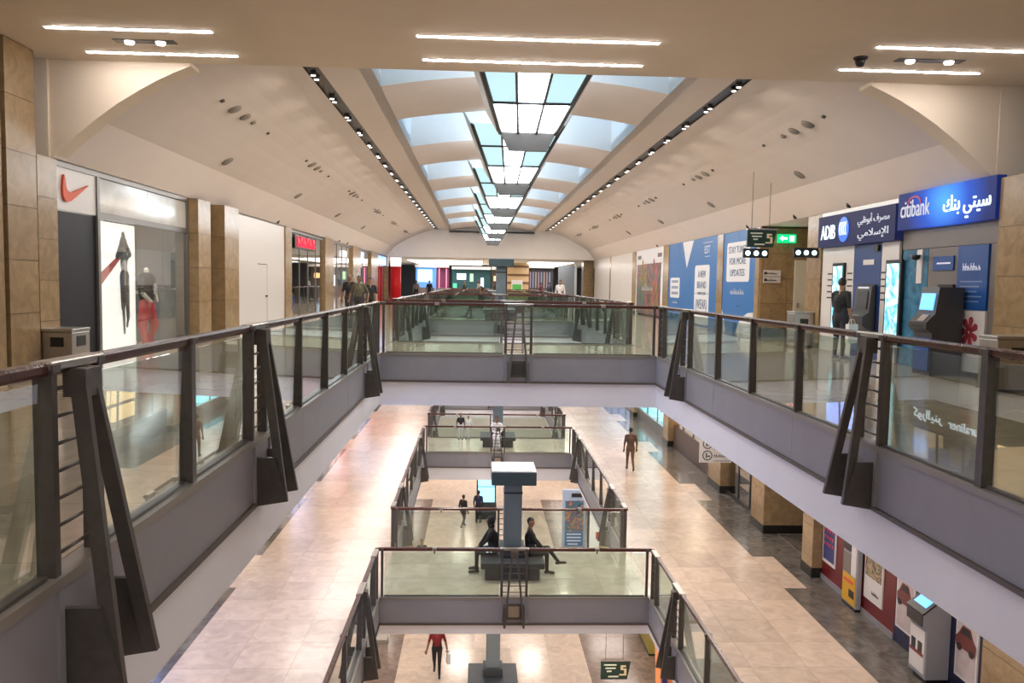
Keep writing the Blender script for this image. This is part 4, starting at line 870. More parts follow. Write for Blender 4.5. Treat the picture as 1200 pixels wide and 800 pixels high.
# information kiosk
ik = thing('information_kiosk', 'tall grey kiosk with slanted blue touch screen by the car posters', 'kiosk', (8.1, 13.8, zl))
prism('cabinet', [(8.02, zl+.12), (8.44, zl+.12), (8.44, zl+1.55), (8.30, zl+1.58), (7.94, zl+1.30), (7.94, zl+1.08), (8.02, zl+1.0)], 'y', 13.55, 14.10, mat('kiosk_grey', (.28, .28, .31), .4), ik); box('foot', 8.08, 8.42, 13.62, 14.04, zl, zl+.12, BLACK, ik)
quad_slab('bezel', [(7.93, 13.55, zl+1.305), (7.93, 14.10, zl+1.305), (8.285, 14.10, zl+1.59), (8.285, 13.55, zl+1.59)], .03, BLACK, ik); quad_slab('screen', [(8.02, 13.63, zl+1.395), (8.02, 14.02, zl+1.395), (8.22, 14.02, zl+1.555), (8.22, 13.63, zl+1.555)], .02, BLUESCR, ik)
box('front_black', 7.925, 7.94, 13.57, 14.08, zl+1.08, zl+1.30, BLACK, ik); fp = box('front_poster', 8.0, 8.02, 13.59, 14.06, zl+.2, zl+.98, WHITEP, ik); box('poster_band', 7.994, 8.0, 13.61, 14.04, zl+.50, zl+.56, mat('band_red', (.2, .03, .03), .5), fp)
for q in (13.72, 13.93): box('poster_mark', 7.993, 8.0, q-.06, q+.07, zl+.56, zl+.75, INK, fp)
# dark recess shop, brown shop, cyan shop
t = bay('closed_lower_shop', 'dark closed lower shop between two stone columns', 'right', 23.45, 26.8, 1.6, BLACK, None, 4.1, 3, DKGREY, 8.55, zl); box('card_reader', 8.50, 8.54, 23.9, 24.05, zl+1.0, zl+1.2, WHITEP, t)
t = bay('brown_cafe_front', 'brown cafe front with warm lit shelves on the lower level', 'right', 28.35, 34.7, 1.9, mat('cafe_wall', (.30, .20, .10), .5, emit=.0), None, 4.1, 4, mat('cafe_frame', (.05, .03, .025), .4), 8.6, zl)
WSH = mat('lit_shelf', (.85, .62, .32), .5, emit=1.6, ecol=(1, .68, .32))
for k in range(3):
    for j in range(2): box('lit_shelf', 9.5, 9.6, 29.2+j*2.3, 31.2+j*2.3, zl+.9+k*.72, zl+1.45+k*.72, WSH, t)
box('counter_front', 8.62, 8.75, 28.5, 34.6, zl, zl+1.0, mat('cafe_counter', (.07, .04, .03), .4), t); area('cafe_lamp', 9.3, 31.5, zl+3.9, .5, 5.5, 90, (1, .75, .45))
t = bay('cyan_window_shop', 'lower shop with a cyan glowing display window and round decals', 'right', 35.75, 42.5, 1.7, mat('cyan_display', (.35, .75, .8), .5, emit=1.5, ecol=(.35, .85, 1.0)), None, 4.1, 3, ALU, 8.6, zl)
for k in range(3): lathe('window_decal', [(0, -.01), (.45, -.01), (.45, 0)], INK, (8.6, 37.0+k*2.1, zl+1.6), t, 16, 'x')
box('stall_riser', 8.58, 8.70, 35.75, 42.5, zl, zl+.55, ALU, t)
t = bay('far_lower_shop', 'far lower shop with pale blue light past the cyan window', 'right', 43.7, 56, 1.7, mat('pale_blue_display', (.3, .5, .8), .5, emit=1.2, ecol=(.4, .65, 1)), None, 4.1, 5, ALU, 8.6, zl)
# white hanging sign with round symbols
ws = thing('hanging_sign', 'white hanging sign with two round symbols on the lower level', 'hanging sign', (7.6, 25.0, zl+1.9))
bd = box('board', 7.07, 8.10, 24.97, 25.03, zl+1.47, zl+2.35, WHITEP, ws); RING = mat('symbol_ink', (.04, .05, .07), .5)
for k, z_ in enumerate((zl+1.70, zl+2.07)):
    lathe('symbol_ring', [(.13, -.006), (.16, -.006), (.16, 0), (.13, 0)], RING, (7.32, 24.97, z_), bd, 20, 'y', ring=True); box('symbol_bar', 7.27, 7.31, 24.962, 24.97, z_-.08, z_+.08, RING, bd); box('symbol_bar', 7.33, 7.40, 24.962, 24.97, z_-.05, z_+.0, RING, bd)
    blurred_text('sign_text', 6 if k else 8, .11, RING, bd, (7.75, 24.968, z_), '-y', .42); box('sign_rule', 7.52, 8.06, 24.963, 24.97, z_-.18, z_-.165, RING, bd)
for xx in (7.2, 7.95): rod('wire', (xx, 25, zl+2.35), (xx, 25, zt+.03), .01, BRONZE, ws, 6)
# ------------------------------------------------------------------ lower mall, sports shop side: seen as reflections in the glass
t = bay('shoe_shop', 'warm lit shop with shelves and white lettering under the sports shop walkway', 'left', 22.6, 26.9, 1.2, mat('shop_tan', (.6, .38, .2), .5, emit=.5, ecol=(1, .7, .4)), None, 2.0, 3, DKBROWN, -6.8, zl)
sg = box('sign_board', -6.85, -6.78, 22.4, 27.0, zl+2.01, zl+2.95, mat('sign_brown', (.10, .07, .05), .5), t)
text('lettering', 'Curaliner', .42, LETW, sg, (-6.77, 23.75, zl+2.37), '+x', 1.9, .015); text('arabic_lettering', arabic('كورالينر'), .42, LETW, sg, (-6.77, 25.9, zl+2.45), '+x', 1.7, .015)
for k in range(4): box('lit_shelf', -7.9, -7.7, 22.7, 24.2, zl+.35+k*.4, zl+.63+k*.4, WSH, t)
lathe('planter', [(.2, 0), (.35, .5), (.3, .55)], mat('planter_grey', (.2, .2, .18), .6), (-7.3, 24.9, zl+1.0), t, 14); box('blue_cabinet', -7.6, -7.2, 25.3, 26.6, zl+.1, zl+1.2, mat('blue_cabinet', (.08, .14, .35), .5, emit=.3), t)
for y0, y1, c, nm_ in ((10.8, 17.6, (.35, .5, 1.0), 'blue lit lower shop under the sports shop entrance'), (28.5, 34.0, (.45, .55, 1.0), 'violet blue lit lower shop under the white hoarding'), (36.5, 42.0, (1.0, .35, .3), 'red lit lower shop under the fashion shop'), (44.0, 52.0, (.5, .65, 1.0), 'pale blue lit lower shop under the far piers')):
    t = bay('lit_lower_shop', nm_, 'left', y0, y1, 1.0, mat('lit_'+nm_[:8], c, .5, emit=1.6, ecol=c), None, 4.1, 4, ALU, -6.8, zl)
for y in (18.0, 27.0, 34.3, 42.3): pier('tan stone column on the lower level under the sports shop walkway, %s' % {18.0: 'below the shop window', 27.0: 'beside the lettered shop', 34.3: 'below the red letters', 42.3: 'below the fashion shop'}[y], -7.6, -6.55, y, y+1.6 if y != 27.0 else y+1.3, zl, zt, 4)

# ------------------------------------------------------------------ bench columns
SLATE = mat('slate_blue_metal', (.16, .205, .24), .4, .2, noise=(2, .05)); SLATED = mat('dark_slate_bench', (.035, .042, .052), .45, noise=(3, .1)); CAPTOP = mat('cap_top', (.55, .60, .60), .5); CAPD = mat('cap_side', (.05, .085, .10), .4)
def bench_column(label, x, y, z, h=2.62, cap=True):
    t = thing('bench_column', label, 'bench column', (x, y, z), 'bench columns in the middle of the mall')
    box('bench_base', x-.65, x+.65, y-.55, y+.55, z, z+.30, SLATED, t, .02); box('bench_seat', x-.76, x+.76, y-.66, y+.66, z+.30, z+.46, SLATED, t, .03)
    box('plinth', x-.30, x+.30, y-.30, y+.30, z+.46, z+.72, SLATED, t, .015)
    box('shaft', x-.215, x+.215, y-.215, y+.215, z+.72, z+h-.40, SLATE, t, .008); box('shaft_band', x-.225, x+.225, y-.225, y+.225, z+h-.62, z+h-.57, SLATED, t); box('neck', x-.20, x+.20, y-.20, y+.20, z+h-.40, z+h-.34, SLATE, t)
    c = box('cap', x-.53, x+.53, y-.53, y+.53, z+h-.34, z+h-.03, CAPD, t, .01); box('cap_top', x-.525, x+.525, y-.525, y+.525, z+h-.03, z+h, CAPTOP, c, .008)
bench_column('slate bench column with square cap on the lower bridge with two seated people', .90, 19.2, ZL)
bench_column('slate bench column with square cap on the lower bridge with the white-robed sitter', .92, 34.75, ZL)
bench_column('slate bench column with square cap on the upper bridge before the food hall', .95, 34.75, ZU)
bench_column('slate bench column standing on the ground floor under the first void', .60, 24.2, ZG)
# ------------------------------------------------------------------ ground floor things
ps_ = thing('poster_totem', 'pale blue totem with a colourful picture standing on the ground floor', 'totem', (4.72, 37.7, ZG))
fr = box('frame', 4.15, 5.25, 37.6, 37.85, ZG, ZG+2.75, mat('totem_blue', (.35, .47, .66), .4), ps_, .01); pp = box('picture', 4.27, 5.14, 37.585, 37.6, ZG+.75, ZG+2.25, print_mat('toon_print', ((.01, .05, .08), (.02, .22, .24), (.12, .05, .22), (.55, .28, .04), (.03, .12, .2)), 2.6), fr); bb = box('blue_band', 4.27, 5.14, 37.585, 37.6, ZG+.05, ZG+.74, mat('totem_band', (.02, .14, .42), .4), fr)
for k in range(4): box('band_text', 4.36+.05*(k == 3), 5.05-.15*(k == 3), 37.578, 37.585, ZG+.6-k*.16, ZG+.65-k*.16, LETG, bb)
box('title_plate', 4.56, 5.08, 37.57, 37.6, ZG+2.42, ZG+2.6, INK, fr)
wk = thing('white_display_stand', 'white ground floor display stand with a rounded top and red mark', 'display stand', (5.7, 37.0, ZG))
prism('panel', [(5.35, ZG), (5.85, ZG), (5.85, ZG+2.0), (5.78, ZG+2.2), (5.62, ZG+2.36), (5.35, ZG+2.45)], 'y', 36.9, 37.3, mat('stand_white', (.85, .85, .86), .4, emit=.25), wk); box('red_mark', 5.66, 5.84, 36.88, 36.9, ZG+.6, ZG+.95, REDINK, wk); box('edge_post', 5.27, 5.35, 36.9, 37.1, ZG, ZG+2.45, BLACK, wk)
oc = thing('olive_display', 'olive yellow display box beside the white stand on the ground floor', 'display box', (6.1, 35.4, ZG)); box('body', 5.7, 6.6, 34.6, 36.2, ZG, ZG+.75, mat('olive', (.33, .27, .05), .5), oc, .02); box('top', 5.75, 6.55, 34.65, 36.15, ZG+.75, ZG+.80, mat('olive_top', (.38, .33, .12), .5), oc, .01)
o2 = thing('olive_screen', 'olive standing screen under the first lower bridge on the ground floor', 'screen', (6.2, 27.3, ZG)); box('sheet', 5.95, 6.5, 26.3, 28.4, ZG, ZG+1.9, mat('olive', (.33, .27, .05), .5), o2, .01); box('foot', 5.93, 6.52, 26.28, 28.42, ZG, ZG+.06, BLACK, o2)
ki = thing('screen_kiosk', 'glowing cyan screen kiosk on the ground floor behind the bench column', 'kiosk', (.55, 42, ZG))
box('base', .0, 1.1, 42.0, 42.5, ZG, ZG+.9, SLATED, ki, .02); CYN = glow('cyan_screen', (.30, .75, 1.0), 1.6)
box('screen', .12, 1.0, 41.97, 42.0, ZG+.95, ZG+1.75, CYN, ki); box('screen', .12, 1.0, 41.97, 42.0, ZG+1.80, ZG+2.6, CYN, ki); box('housing', .05, 1.07, 42.0, 42.3, ZG+.9, ZG+2.68, BLACK, ki)
hang_sign('dark green hanging direction sign under the first lower bridge', 3.28, 4.05, 20.0, ZG+2.38, ZG+2.86, lambda xx: ZL-.86)
ob = thing('orange_booth', 'orange and blue slanted booth panel under the bank side lower walkway', 'booth', (5.2, 21.5, ZG))
prism('panel', [(4.72, ZG), (5.5, ZG), (4.75, ZG+3.55), (4.55, ZG+3.55)], 'y', 18.9, 19.5, mat('booth_orange', (.62, .22, .06), .5), ob); prism('inset', [(4.74, ZG+.4), (5.25, ZG+.4), (4.68, ZG+3.2), (4.60, ZG+3.2)], 'y', 18.87, 18.9, mat('booth_blue', (.02, .03, .2), .5), ob)
for y in (26.8, 41.0):
    for s, xx in ((1, 6.25), (-1, -4.1)): pier('ground floor stone column under the %s side, %s bridge' % ('bank' if s > 0 else 'sports shop', 'first' if y < 30 else 'second'), xx, xx+.7, y+2, y+2.7, ZG, ZL-1.15, 4, TRAV, .2)
wp = thing('white_pillar', 'slim white pillar on the ground floor beside the walking person in red', 'pillar', (-3.0, 27.2, ZG)); box('shaft', -3.35, -3.0, 27.2, 27.6, ZG, ZL-1.15, WALLW, wp); box('foot', -3.38, -2.97, 27.17, 27.63, ZG, ZG+.15, STEEL, wp)

# ------------------------------------------------------------------ food hall beyond the end wall
LUM = glow('luminous_ceiling', (1.0, .97, .93), 2.6)
for x0, x1, nm_ in ((-6.0, 0.3, 'sports shop'), (4.3, 8.0, 'bank')):
    t = thing('luminous_ceiling_panel', f'bright luminous ceiling panel of the food hall on the {nm_} side', 'ceiling light', ((x0+x1)/2, 74, 3.4)); box('panel', x0, x1, 68, 84, 3.38, 3.44, LUM, t); box('rim', x0-.1, x1+.1, 67.9, 84.1, 3.42, 3.455, WHITEP, t)
def stall(name, label, x0, x1, y, z1, col, emit, extra=()):
    t = thing(name, label, 'food stall', ((x0+x1)/2, y, 0)); box('back_panel', x0, x1, y, y+.2, 0, z1, mat(name+label[:12], col, .5, emit=emit), t); box('counter', x0+.1, x1-.1, y-1.2, y-.5, 0, 1.05, mat('stall_counter', (.12, .09, .08), .5), t)
    box('fascia', x0, x1, y-1.3, y+.1, min(z1, 3.05), min(z1, 3.05)+.27, mat('stall_fascia', (.55, .52, .50), .5), t)
    for (a, b, c, d, m) in extra: box('lit_panel', a, b, y-.06, y, c, d, m, t)
    return t
stall('blue_food_stall', 'food stall with pale blue glowing screens by the red banner', -6.2, -4.2, 80, 3.0, (.12, .3, .7), .5, ((-6.0, -4.6, 1.6, 2.8, glow('pale_screen', (.4, .75, 1), 2.0)),))
stall('magenta_food_stall', 'dark magenta food stall beside the blue one', -4.1, -2.9, 79, 3.0, (.12, .01, .05), .1, ((-3.9, -3.8, .8, 2.9, glow('pink_line', (1, .2, .35), 1.5)), (-3.2, -3.1, .8, 2.9, glow('pink_line', (1, .2, .35), 1.5))))
stall('teal_food_stall', 'wide dark teal food stall with white and green screens', -2.7, 1.2, 82, 2.9, (.01, .06, .07), .25, ((-2.2, -1.3, 1.9, 2.5, glow('white_screen2', (.85, 1, 1), 2.2)), (-.9, -.55, 1.7, 2.5, glow('green_screen', (.5, .9, .5), 1.0)), (-2.6, -2.2, .9, 1.5, glow('green_screen2', (.1, .8, .4), 1.0)), (.2, .5, .9, 2.1, glow('white_screen3', (.8, .9, 1), 1.6))))
stall('orange_food_stall', 'small food stall with an orange lit menu beside the slate column', 1.3, 2.4, 81, 2.9, (.05, .03, .02), .1, ((1.5, 2.1, 1.8, 2.3, glow('orange_menu', (1, .6, .25), 1.6)),))
tw = thing('timber_wall', 'beige wall with brown timber bands and a white framed board in the food hall', 'wall panel', (4, 72, 0)); box('panel', 2.55, 4.45, 72, 72.3, 0, 3.4, mat('timber_beige', (.55, .38, .2), .5), tw)
for z_ in (1.55, 2.25, 3.0): box('timber_band', 2.55, 4.45, 71.95, 72.0, z_, z_+.18, mat('timber_brown', (.14, .07, .035), .5), tw)
wb = box('white_board', 2.9, 3.9, 71.9, 71.95, .9, 1.9, WHITEP, tw); box('green_board_print', 3.0, 3.8, 71.88, 71.9, 1.0, 1.5, mat('board_green', (.06, .28, .05), .5, emit=.3), wb)
stall('wine_dark_stall', 'dark food stall with coloured bottles behind the white-shirted man', 4.6, 7.0, 76, 3.05, (.05, .04, .045), .1, tuple((4.8+.26*k, 4.9+.26*k, 1.2, 2.7, glow('strip%d' % (k % 3), ((.35, .2, .3), (.2, .3, .4), (.4, .3, .2))[k % 3], .8)) for k in range(8)))
gd_ = thing('grey_hall_door', 'grey blue panel door near the end of the food hall', 'door', (7.6, 70, 0)); box('leaf', 6.9, 8.3, 70, 70.1, 0, 3.2, mat('grey_blue_door', (.22, .23, .25), .5), gd_); box('frame', 8.3, 8.5, 69.95, 70.15, 0, 3.4, WHITEP, gd_)
pier('brown stone column at the food hall corner beside the white hoarding', 8.2, 9.0, 63.2, 64.4, 0, 3.45, 4)

# ------------------------------------------------------------------ people
SKIN = mat('skin_tan', (.36, .20, .12), .5); SKIND = mat('skin_brown', (.20, .105, .06), .5); HAIR = mat('hair_black', (.012, .010, .009), .5); LIPS = mat('lips', (.30, .09, .07), .5)
def V3(*a): return Vector(a)
def person(label, loc, rotz, pose='stand', H=1.74, top=(.02, .02, .022), legs=(.03, .03, .035), shoe=(.02, .02, .02), skin=SKIN, long_sleeve=False, arms=None, skirt=0.0, hair_vol=1.0, scarf=None, build=1.0, legs_over=None, lean=0.0, head_dir=(0, -1, 0)):
    k = H/1.75; segs = []         # (p0, r0, p1, r1, region)
    def S(p0, r0, p1, r1, reg): segs.append((Vector(p0)*k, r0*k, Vector(p1)*k, r1*k, reg))
    sit = pose == 'sit'; hz = .57 if sit else .92
    L = {}
    for d in (-1, 1):
        hip = V3(d*.092, 0, hz)
        if pose == 'walk':
            kn, an, to = (V3(d*.09, -.15, .53), V3(d*.09, -.20, .11), V3(d*.10, -.36, .06)) if d > 0 else (V3(d*.09, .02, .50), V3(d*.09, .28, .16), V3(d*.10, .18, .045))
        elif sit: kn, an, to = V3(d*.12, -.42, .54), V3(d*.12, -.43, .10), V3(d*.13, -.60, .045)
        else: kn, an, to = V3(d*.10, -.015, .50), V3(d*.10, .02, .09), V3(d*.12, -.15, .04)
        if legs_over and d in legs_over: kn, an, to = [V3(*q) for q in legs_over[d]]
        S(hip, .095*build, kn, .062, 'legs'); S(kn, .060, an, .042, 'legs'); S(an-V3(0, 0, .03), .043, to, .036, 'shoe'); S(an-V3(0, -.04, .045), .038, an-V3(0, 0, .045), .04, 'shoe')
    T = lambda z, y=0.0: V3(0, y-lean*(z-hz), z)
    sz = hz+.51
    S(T(hz), .13*build, T(hz+.14), .125*build, 'legs' if not skirt else 'top'); S(T(hz+.12), .128*build, T(hz+.36), .145*build, 'top')
    for d in (-1, 1): S(T(hz+.30)+V3(d*.05, 0, 0), .125*build, T(hz+.42)+V3(d*.08, 0, 0), .10, 'top'); S(T(hz+.04)+V3(d*.06, 0, 0), .105*build, T(hz+.2)+V3(d*.05, 0, 0), .10*build, 'legs' if not skirt else 'top')
    S(T(sz)+V3(-.15, 0, 0), .068, T(sz)+V3(.15, 0, 0), .068, 'top'); S(T(sz-.02), .075, T(sz+.06), .055, 'skin'); S(T(sz+.05), .052, T(sz+.14), .050, 'skin')
    hc = T(sz+.22)+V3(0, -.015, 0); hd = Vector(head_dir).normalized()
    arms = arms or {}
    for d in (-1, 1):
        sh = T(sz-.01)+V3(d*.185, 0, 0)
        el, wr = arms.get(d, ((d*.25, .04, sz-.30), (d*.255, -.06, sz-.54)))
        el, wr = V3(*el), V3(*wr)
        S(sh, .060, el, .044, 'top'); S(el, .043, wr, .030, 'top' if long_sleeve else 'skin')
        u = (wr-el).normalized(); side = u.cross(V3(0, 1, 0) if abs(u.y) < .8 else V3(1, 0, 0)).normalized(); cup = side.cross(u).normalized()
        S(wr, .026, wr+u*.085, .030, 'skin')
        for j, ln in enumerate((.060, .075, .070, .055)):
            b0 = wr+u*.085+side*(j-1.5)*.021; b1 = b0+u*ln*.55+cup*.006; S(b0, .0095, b1, .009, 'skin'); S(b1, .009, b1+u*ln*.4+cup*.022, .008, 'skin')
        tb = wr+u*.03+side*(-.034); S(tb, .012, tb+u*.035-side*.022, .010, 'skin'); S(tb+u*.035-side*.022, .010, tb+u*.065-side*.018+cup*.01, .009, 'skin')
    if skirt:
        if sit: S(V3(0, -.08, hz), .19, V3(0, -.40, .50), .17, 'top'); S(V3(0, -.42, .47), .16, V3(0, -.42, .16), skirt*.55, 'top')
        else: S(V3(0, 0, hz), .15, V3(0, 0, .28), skirt*.7, 'top')
    # build, fuse into one skin
    bm = bmesh.new()
    for p0, r0, p1, r1, _ in segs:
        d = p1-p0; M = Matrix.Translation((p0+p1)/2) @ d.to_track_quat('Z', 'Y').to_matrix().to_4x4()
        if d.length > 1e-4: bmesh.ops.create_cone(bm, cap_ends=True, segments=12, radius1=r0, radius2=r1, depth=d.length, matrix=M)
        bmesh.ops.create_icosphere(bm, subdivisions=2, radius=r0, matrix=Matrix.Translation(p0)); bmesh.ops.create_icosphere(bm, subdivisions=2, radius=r1, matrix=Matrix.Translation(p1))
    Rh = hd.to_track_quat('-Y', 'Z').to_matrix().to_4x4() if False else Matrix.Rotation(math.atan2(hd.x, -hd.y), 4, 'Z') @ Matrix.Rotation(math.asin(max(-1, min(1, -hd.z))), 4, 'X')
    HM = Matrix.Translation(hc*k) @ Rh @ Matrix.Scale(k, 4)
    def ell(c, r, sub=3): bmesh.ops.create_icosphere(bm, subdivisions=sub, radius=1.0, matrix=HM @ Matrix.Translation(c) @ Matrix.Diagonal((*r, 1)))
    ell((0, 0, .02), (.077, .095, .105)); ell((0, -.02, -.055), (.055, .066, .06)); ell((0, -.097, -.01), (.012, .018, .022), 2); ell((0, -.082, -.045), (.022, .012, .01), 2)
    for d in (-1, 1): ell((d*.078, .01, .0), (.012, .022, .032), 2)
    if hair_vol: ell((0, .012, .035), (.083*hair_vol, .098*hair_vol, .102*hair_vol))
    if scarf: ell((0, .02, .01), (.095, .112, .125)); ell((0, .03, -.12), (.10, .09, .08))
    me = bpy.data.meshes.new('raw'); bm.to_mesh(me); bm.free()
    o = bpy.data.objects.new('raw', me); COL.objects.link(o)
    m1 = o.modifiers.new('r', 'REMESH'); m1.mode = 'VOXEL'; m1.voxel_size = .0105; m1.use_smooth_shade = True
    m2 = o.modifiers.new('s', 'SMOOTH'); m2.factor = .5; m2.iterations = 2
    dg = bpy.context.evaluated_depsgraph_get(); body = bpy.data.meshes.new_from_object(o.evaluated_get(dg))
    bpy.data.objects.remove(o); bpy.data.meshes.remove(me)
    n = len(body.polygons); C_ = np.empty(n*3); body.polygons.foreach_get('center', C_); C_ = C_.reshape(-1, 3)
    best = np.full(n, 1e9); idx = np.zeros(n, int); REG = ['skin', 'top', 'legs', 'shoe', 'hair']
    for p0, r0, p1, r1, reg in segs:
        a, b = np.array(p0), np.array(p1); ab = b-a; t_ = np.clip(((C_-a)@ab)/max(1e-9, ab@ab), 0, 1); dd = np.linalg.norm(C_-(a+t_[:, None]*ab), axis=1)-(r0+(r1-r0)*t_)
        w_ = dd < best; best[w_] = dd[w_]; idx[w_] = REG.index(reg)
    Hinv = np.array(HM.inverted()); hl = C_@Hinv[:3, :3].T+Hinv[:3, 3]
    onh = (np.linalg.norm(hl/np.array([.1, .13, .15]), axis=1) < 1.05) & (hl[:, 2] > -.13); idx[onh] = 0
    if hair_vol: idx[onh & ((hl[:, 2] > .065) | (hl[:, 1] > .02) & (hl[:, 2] > -.06))] = 4
    if scarf:
        sc_ = (np.linalg.norm((hl-np.array([0, .02, -.02]))/np.array([.12, .14, .20]), axis=1) < 1.1) & ~((hl[:, 1] < -.06) & (hl[:, 2] > -.09) & (hl[:, 2] < .07) & (abs(hl[:, 0]) < .06)); idx[sc_] = 4
    key = str((top, legs, shoe, scarf))
    mats_ = [skin, mat('cloth%s' % hash(('t', top)), top, .8, bump=.2), mat('cloth%s' % hash(('l', legs)), legs, .8, bump=.2), mat('cloth%s' % hash(('s', shoe)), shoe, .5), mat('scarf%s' % hash(scarf), scarf, .8) if scarf else HAIR]
    for m in mats_: body.materials.append(m)
    body.materials.clear()
    for m in mats_: body.materials.append(m)
    body.polygons.foreach_set('material_index', idx.astype(np.int32)); body.polygons.foreach_set('use_smooth', np.ones(n, bool)); body.update()
    t = thing('person', label, 'person', loc); t.rotation_euler = (0, 0, rotz)
    def child(name, m_, co=(0, 0, 0)):
        c = bpy.data.objects.new(name, m_); COL.objects.link(c); c.parent = t; c.location = co; return c
    child('body', body)
    if 'eye' not in MESHES:
        b2 = bmesh.new(); bmesh.ops.create_icosphere(b2, subdivisions=2, radius=.011); me2 = bpy.data.meshes.new('eye'); b2.to_mesh(me2); b2.free(); me2.materials.append(HAIR); MESHES['eye'] = me2
        b2 = bmesh.new(); bmesh.ops.create_icosphere(b2, subdivisions=2, radius=1, matrix=Matrix.Diagonal((.022, .006, .006, 1))); me2 = bpy.data.meshes.new('mouth'); b2.to_mesh(me2); b2.free(); me2.materials.append(LIPS); MESHES['mouth'] = me2
    for d in (-1, 1): child('eye', MESHES['eye'], tuple(HM @ V3(d*.031, -.083, .018)))
    mo = child('mouth', MESHES['mouth'], tuple(HM @ V3(0, -.09, -.045)))
    return t
PI = math.pi
def bag(label, loc, col, w_=.26, h=.32, d=.09, rz=0.0):
    t = thing('carrier_bag', label, 'bag', loc); t.rotation_euler = (0, 0, rz); m = mat('bag%s' % hash(col), col, .5)
    a = bpy.data.objects.new('pouch', box_mesh(w_, d, h, m, .012)); COL.objects.link(a); a.parent = t; a.location = (0, 0, -h/2)
    for s in (-1, 1):
        pts = [(-.06, s*d*.4, 0), (-.045, s*.01, .10), (.045, s*.01, .10), (.06, s*d*.4, 0)]
        for p, q in zip(pts[:-1], pts[1:]):
            p, q = Vector(p), Vector(q); bm = bmesh.new(); bmesh.ops.create_cone(bm, cap_ends=True, segments=6, radius1=.006, radius2=.006, depth=(q-p).length); bm.transform((q-p).to_track_quat('Z', 'Y').to_matrix().to_4x4()); me = bpy.data.meshes.new('handle'); bm.to_mesh(me); bm.free(); me.materials.append(m)
            o = bpy.data.objects.new('handle', me); COL.objects.link(o); o.parent = t; o.location = (p+q)/2
    return t
# man at the wall cash machine: back to the mall, one hand at the keypad
person('man in black T-shirt and dark jeans using the wall cash machine', (8.02, 17.55, 0), PI/2+.45, 'stand', 1.78, (.012, .012, .014), (.025, .028, .04), (.35, .34, .33), SKIN, arms={1: ((.27, -.10, 1.16), (.16, -.40, 1.10)), -1: ((-.25, .04, 1.14), (-.27, -.02, .90))}, build=1.12, head_dir=(.15, -1, -.35))
bag('white carrier bag hanging from the hand of the man at the cash machine', (8.16, 17.28, .80), (.75, .75, .72), .28, .42, .10, .4)
person('bald man in black T-shirt walking beside the fashion shop', (-4.85, 30.6, 0), 0, 'walk', 1.78, (.012, .012, .014), (.03, .03, .035), skin=SKIND, hair_vol=0)
person('broad man in olive T-shirt walking in front of the two in black', (-4.28, 29.2, 0), -.1, 'walk', 1.72, (.085, .08, .05), (.03, .03, .03), skin=SKIND, build=1.3, arms={1: ((.33, .05, 1.14), (.34, -.08, .92)), -1: ((-.33, .05, 1.14), (-.34, -.08, .92))})
person('long-haired person in black walking beside the man in olive', (-4.2, 31.6, 0), .15, 'walk', 1.66, (.015, .015, .018), (.02, .02, .02), hair_vol=1.12)
person('man in white shirt standing past the second upper bridge', (4.55, 45.0, 0), -.3, 'stand', 1.80, (.72, .70, .68), (.10, .09, .09), long_sleeve=True)
person('person in black sitting on the upper bridge bench column', (.12, 34.45, 0), -PI/2, 'sit', 1.75, (.012, .012, .014), (.015, .015, .02), skin=SKIND, long_sleeve=True, legs_over={1: ((.12, -.46, .58), (.12, -.62, .18), (.12, -.78, .14))})
# lower mall
person('man in brown shirt and trousers walking away along the lower walkway', (5.86, 30.1, ZL), PI, 'walk', 1.64, (.085, .05, .035), (.12, .075, .05), skin=SKIND)
person('person in black sitting on the lower bench column facing the sports shop side', (.46, 19.25, ZL), -PI/2, 'sit', 1.70, (.010, .010, .012), (.016, .018, .026), skin=SKIND, long_sleeve=True, scarf=(.012, .011, .012), lean=.12, arms={1: ((.22, -.20, .86), (.10, -.36, .66)), -1: ((-.22, -.20, .86), (-.10, -.36, .66))})
person('woman in black with crossed legs sitting on the lower bench column facing the banks', (1.34, 19.2, ZL), PI/2, 'sit', 1.68, (.010, .010, .012), (.02, .02, .025), shoe=(.03, .025, .025), long_sleeve=True, arms={1: ((.20, -.12, .84), (.06, -.32, .64)), -1: ((-.20, -.12, .84), (-.06, -.32, .64))}, legs_over={1: ((.06, -.46, .62), (-.02, -.72, .30), (-.02, -.90, .27))}, head_dir=(-.5, -1, 0))
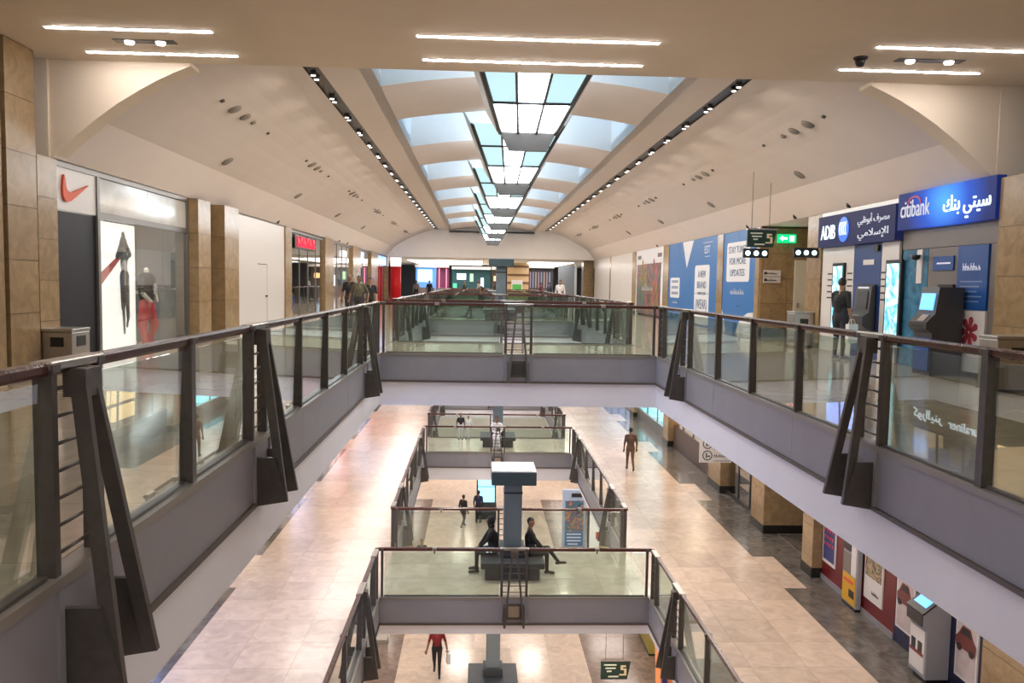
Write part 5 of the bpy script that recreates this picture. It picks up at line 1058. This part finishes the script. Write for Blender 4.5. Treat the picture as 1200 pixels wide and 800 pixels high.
person('person in a white robe sitting at the bench column on the second lower bridge', (.86, 33.95, ZL), 0, 'sit', 1.72, (.68, .69, .72), (.68, .69, .72), (.03, .03, .03), skin=SKIND, long_sleeve=True, skirt=.26, arms={1: ((.22, -.18, .84), (.06, -.34, .72)), -1: ((-.22, -.18, .84), (-.06, -.34, .72))})
person('child in black top and white trousers standing on the second lower bridge', (-.72, 35.9, ZL), .2, 'stand', 1.18, (.012, .012, .013), (.62, .62, .62), skin=SKIND)
person('small child in pale dress standing beside the child in black', (-.38, 36.0, ZL), -.3, 'stand', 1.05, (.55, .60, .58), (.5, .5, .5), skirt=.22)
# ground floor
person('person in red top and black trousers walking across the ground floor', (-1.16, 25.0, ZG), 0, 'walk', 1.68, (.19, .012, .018), (.010, .010, .011), skin=SKIND, long_sleeve=False, arms={1: ((.27, .08, 1.12), (.33, .0, .88)), -1: ((-.27, .03, 1.12), (-.33, -.05, .88))})
bag('pale carrier bag in the hand of the person in red', (-.80, 24.95, ZG+.75), (.6, .63, .65), .10, .34, .22, .3)
person('person in dark jacket walking on the ground floor below the sports shop side', (-2.25, 33.5, ZG), .3, 'walk', 1.66, (.012, .013, .02), (.02, .02, .025), long_sleeve=True)
person('person in navy standing at the cyan screen kiosk on the ground floor', (.15, 41.4, ZG), PI*.9, 'stand', 1.70, (.012, .018, .05), (.012, .012, .016), skin=SKIND, long_sleeve=True)
person('person in black walking towards the cyan screen kiosk', (-.62, 40.6, ZG), PI*.8, 'walk', 1.68, (.010, .010, .012), (.012, .012, .014), skin=SKIND, long_sleeve=True)
# food hall silhouettes
for i, (x_, y_, c, lab) in enumerate(((-5.1, 66.5, (.22, .2, .16), 'person in khaki standing beside the red banner column'), (-4.0, 66.0, (.012, .012, .02), 'person in dark blue in front of the blue food stall'), (-1.2, 70.0, (.03, .05, .04), 'person at the teal food stall counter'), (.0, 68.5, (.5, .48, .46), 'person in pale top beside the teal food stall'), (1.35, 67.0, (.012, .012, .014), 'person in black between teal stall and slate column'), (5.3, 69.0, (.16, .03, .04), 'person in dark red before the bottle stall'), (6.2, 70.5, (.02, .03, .05), 'person in dark navy before the bottle stall'))):
    person(lab, (x_, y_, 0), .4*i, 'stand', 1.66+.03*(i % 4), c, (.02, .02, .025), skin=SKIND, long_sleeve=True)
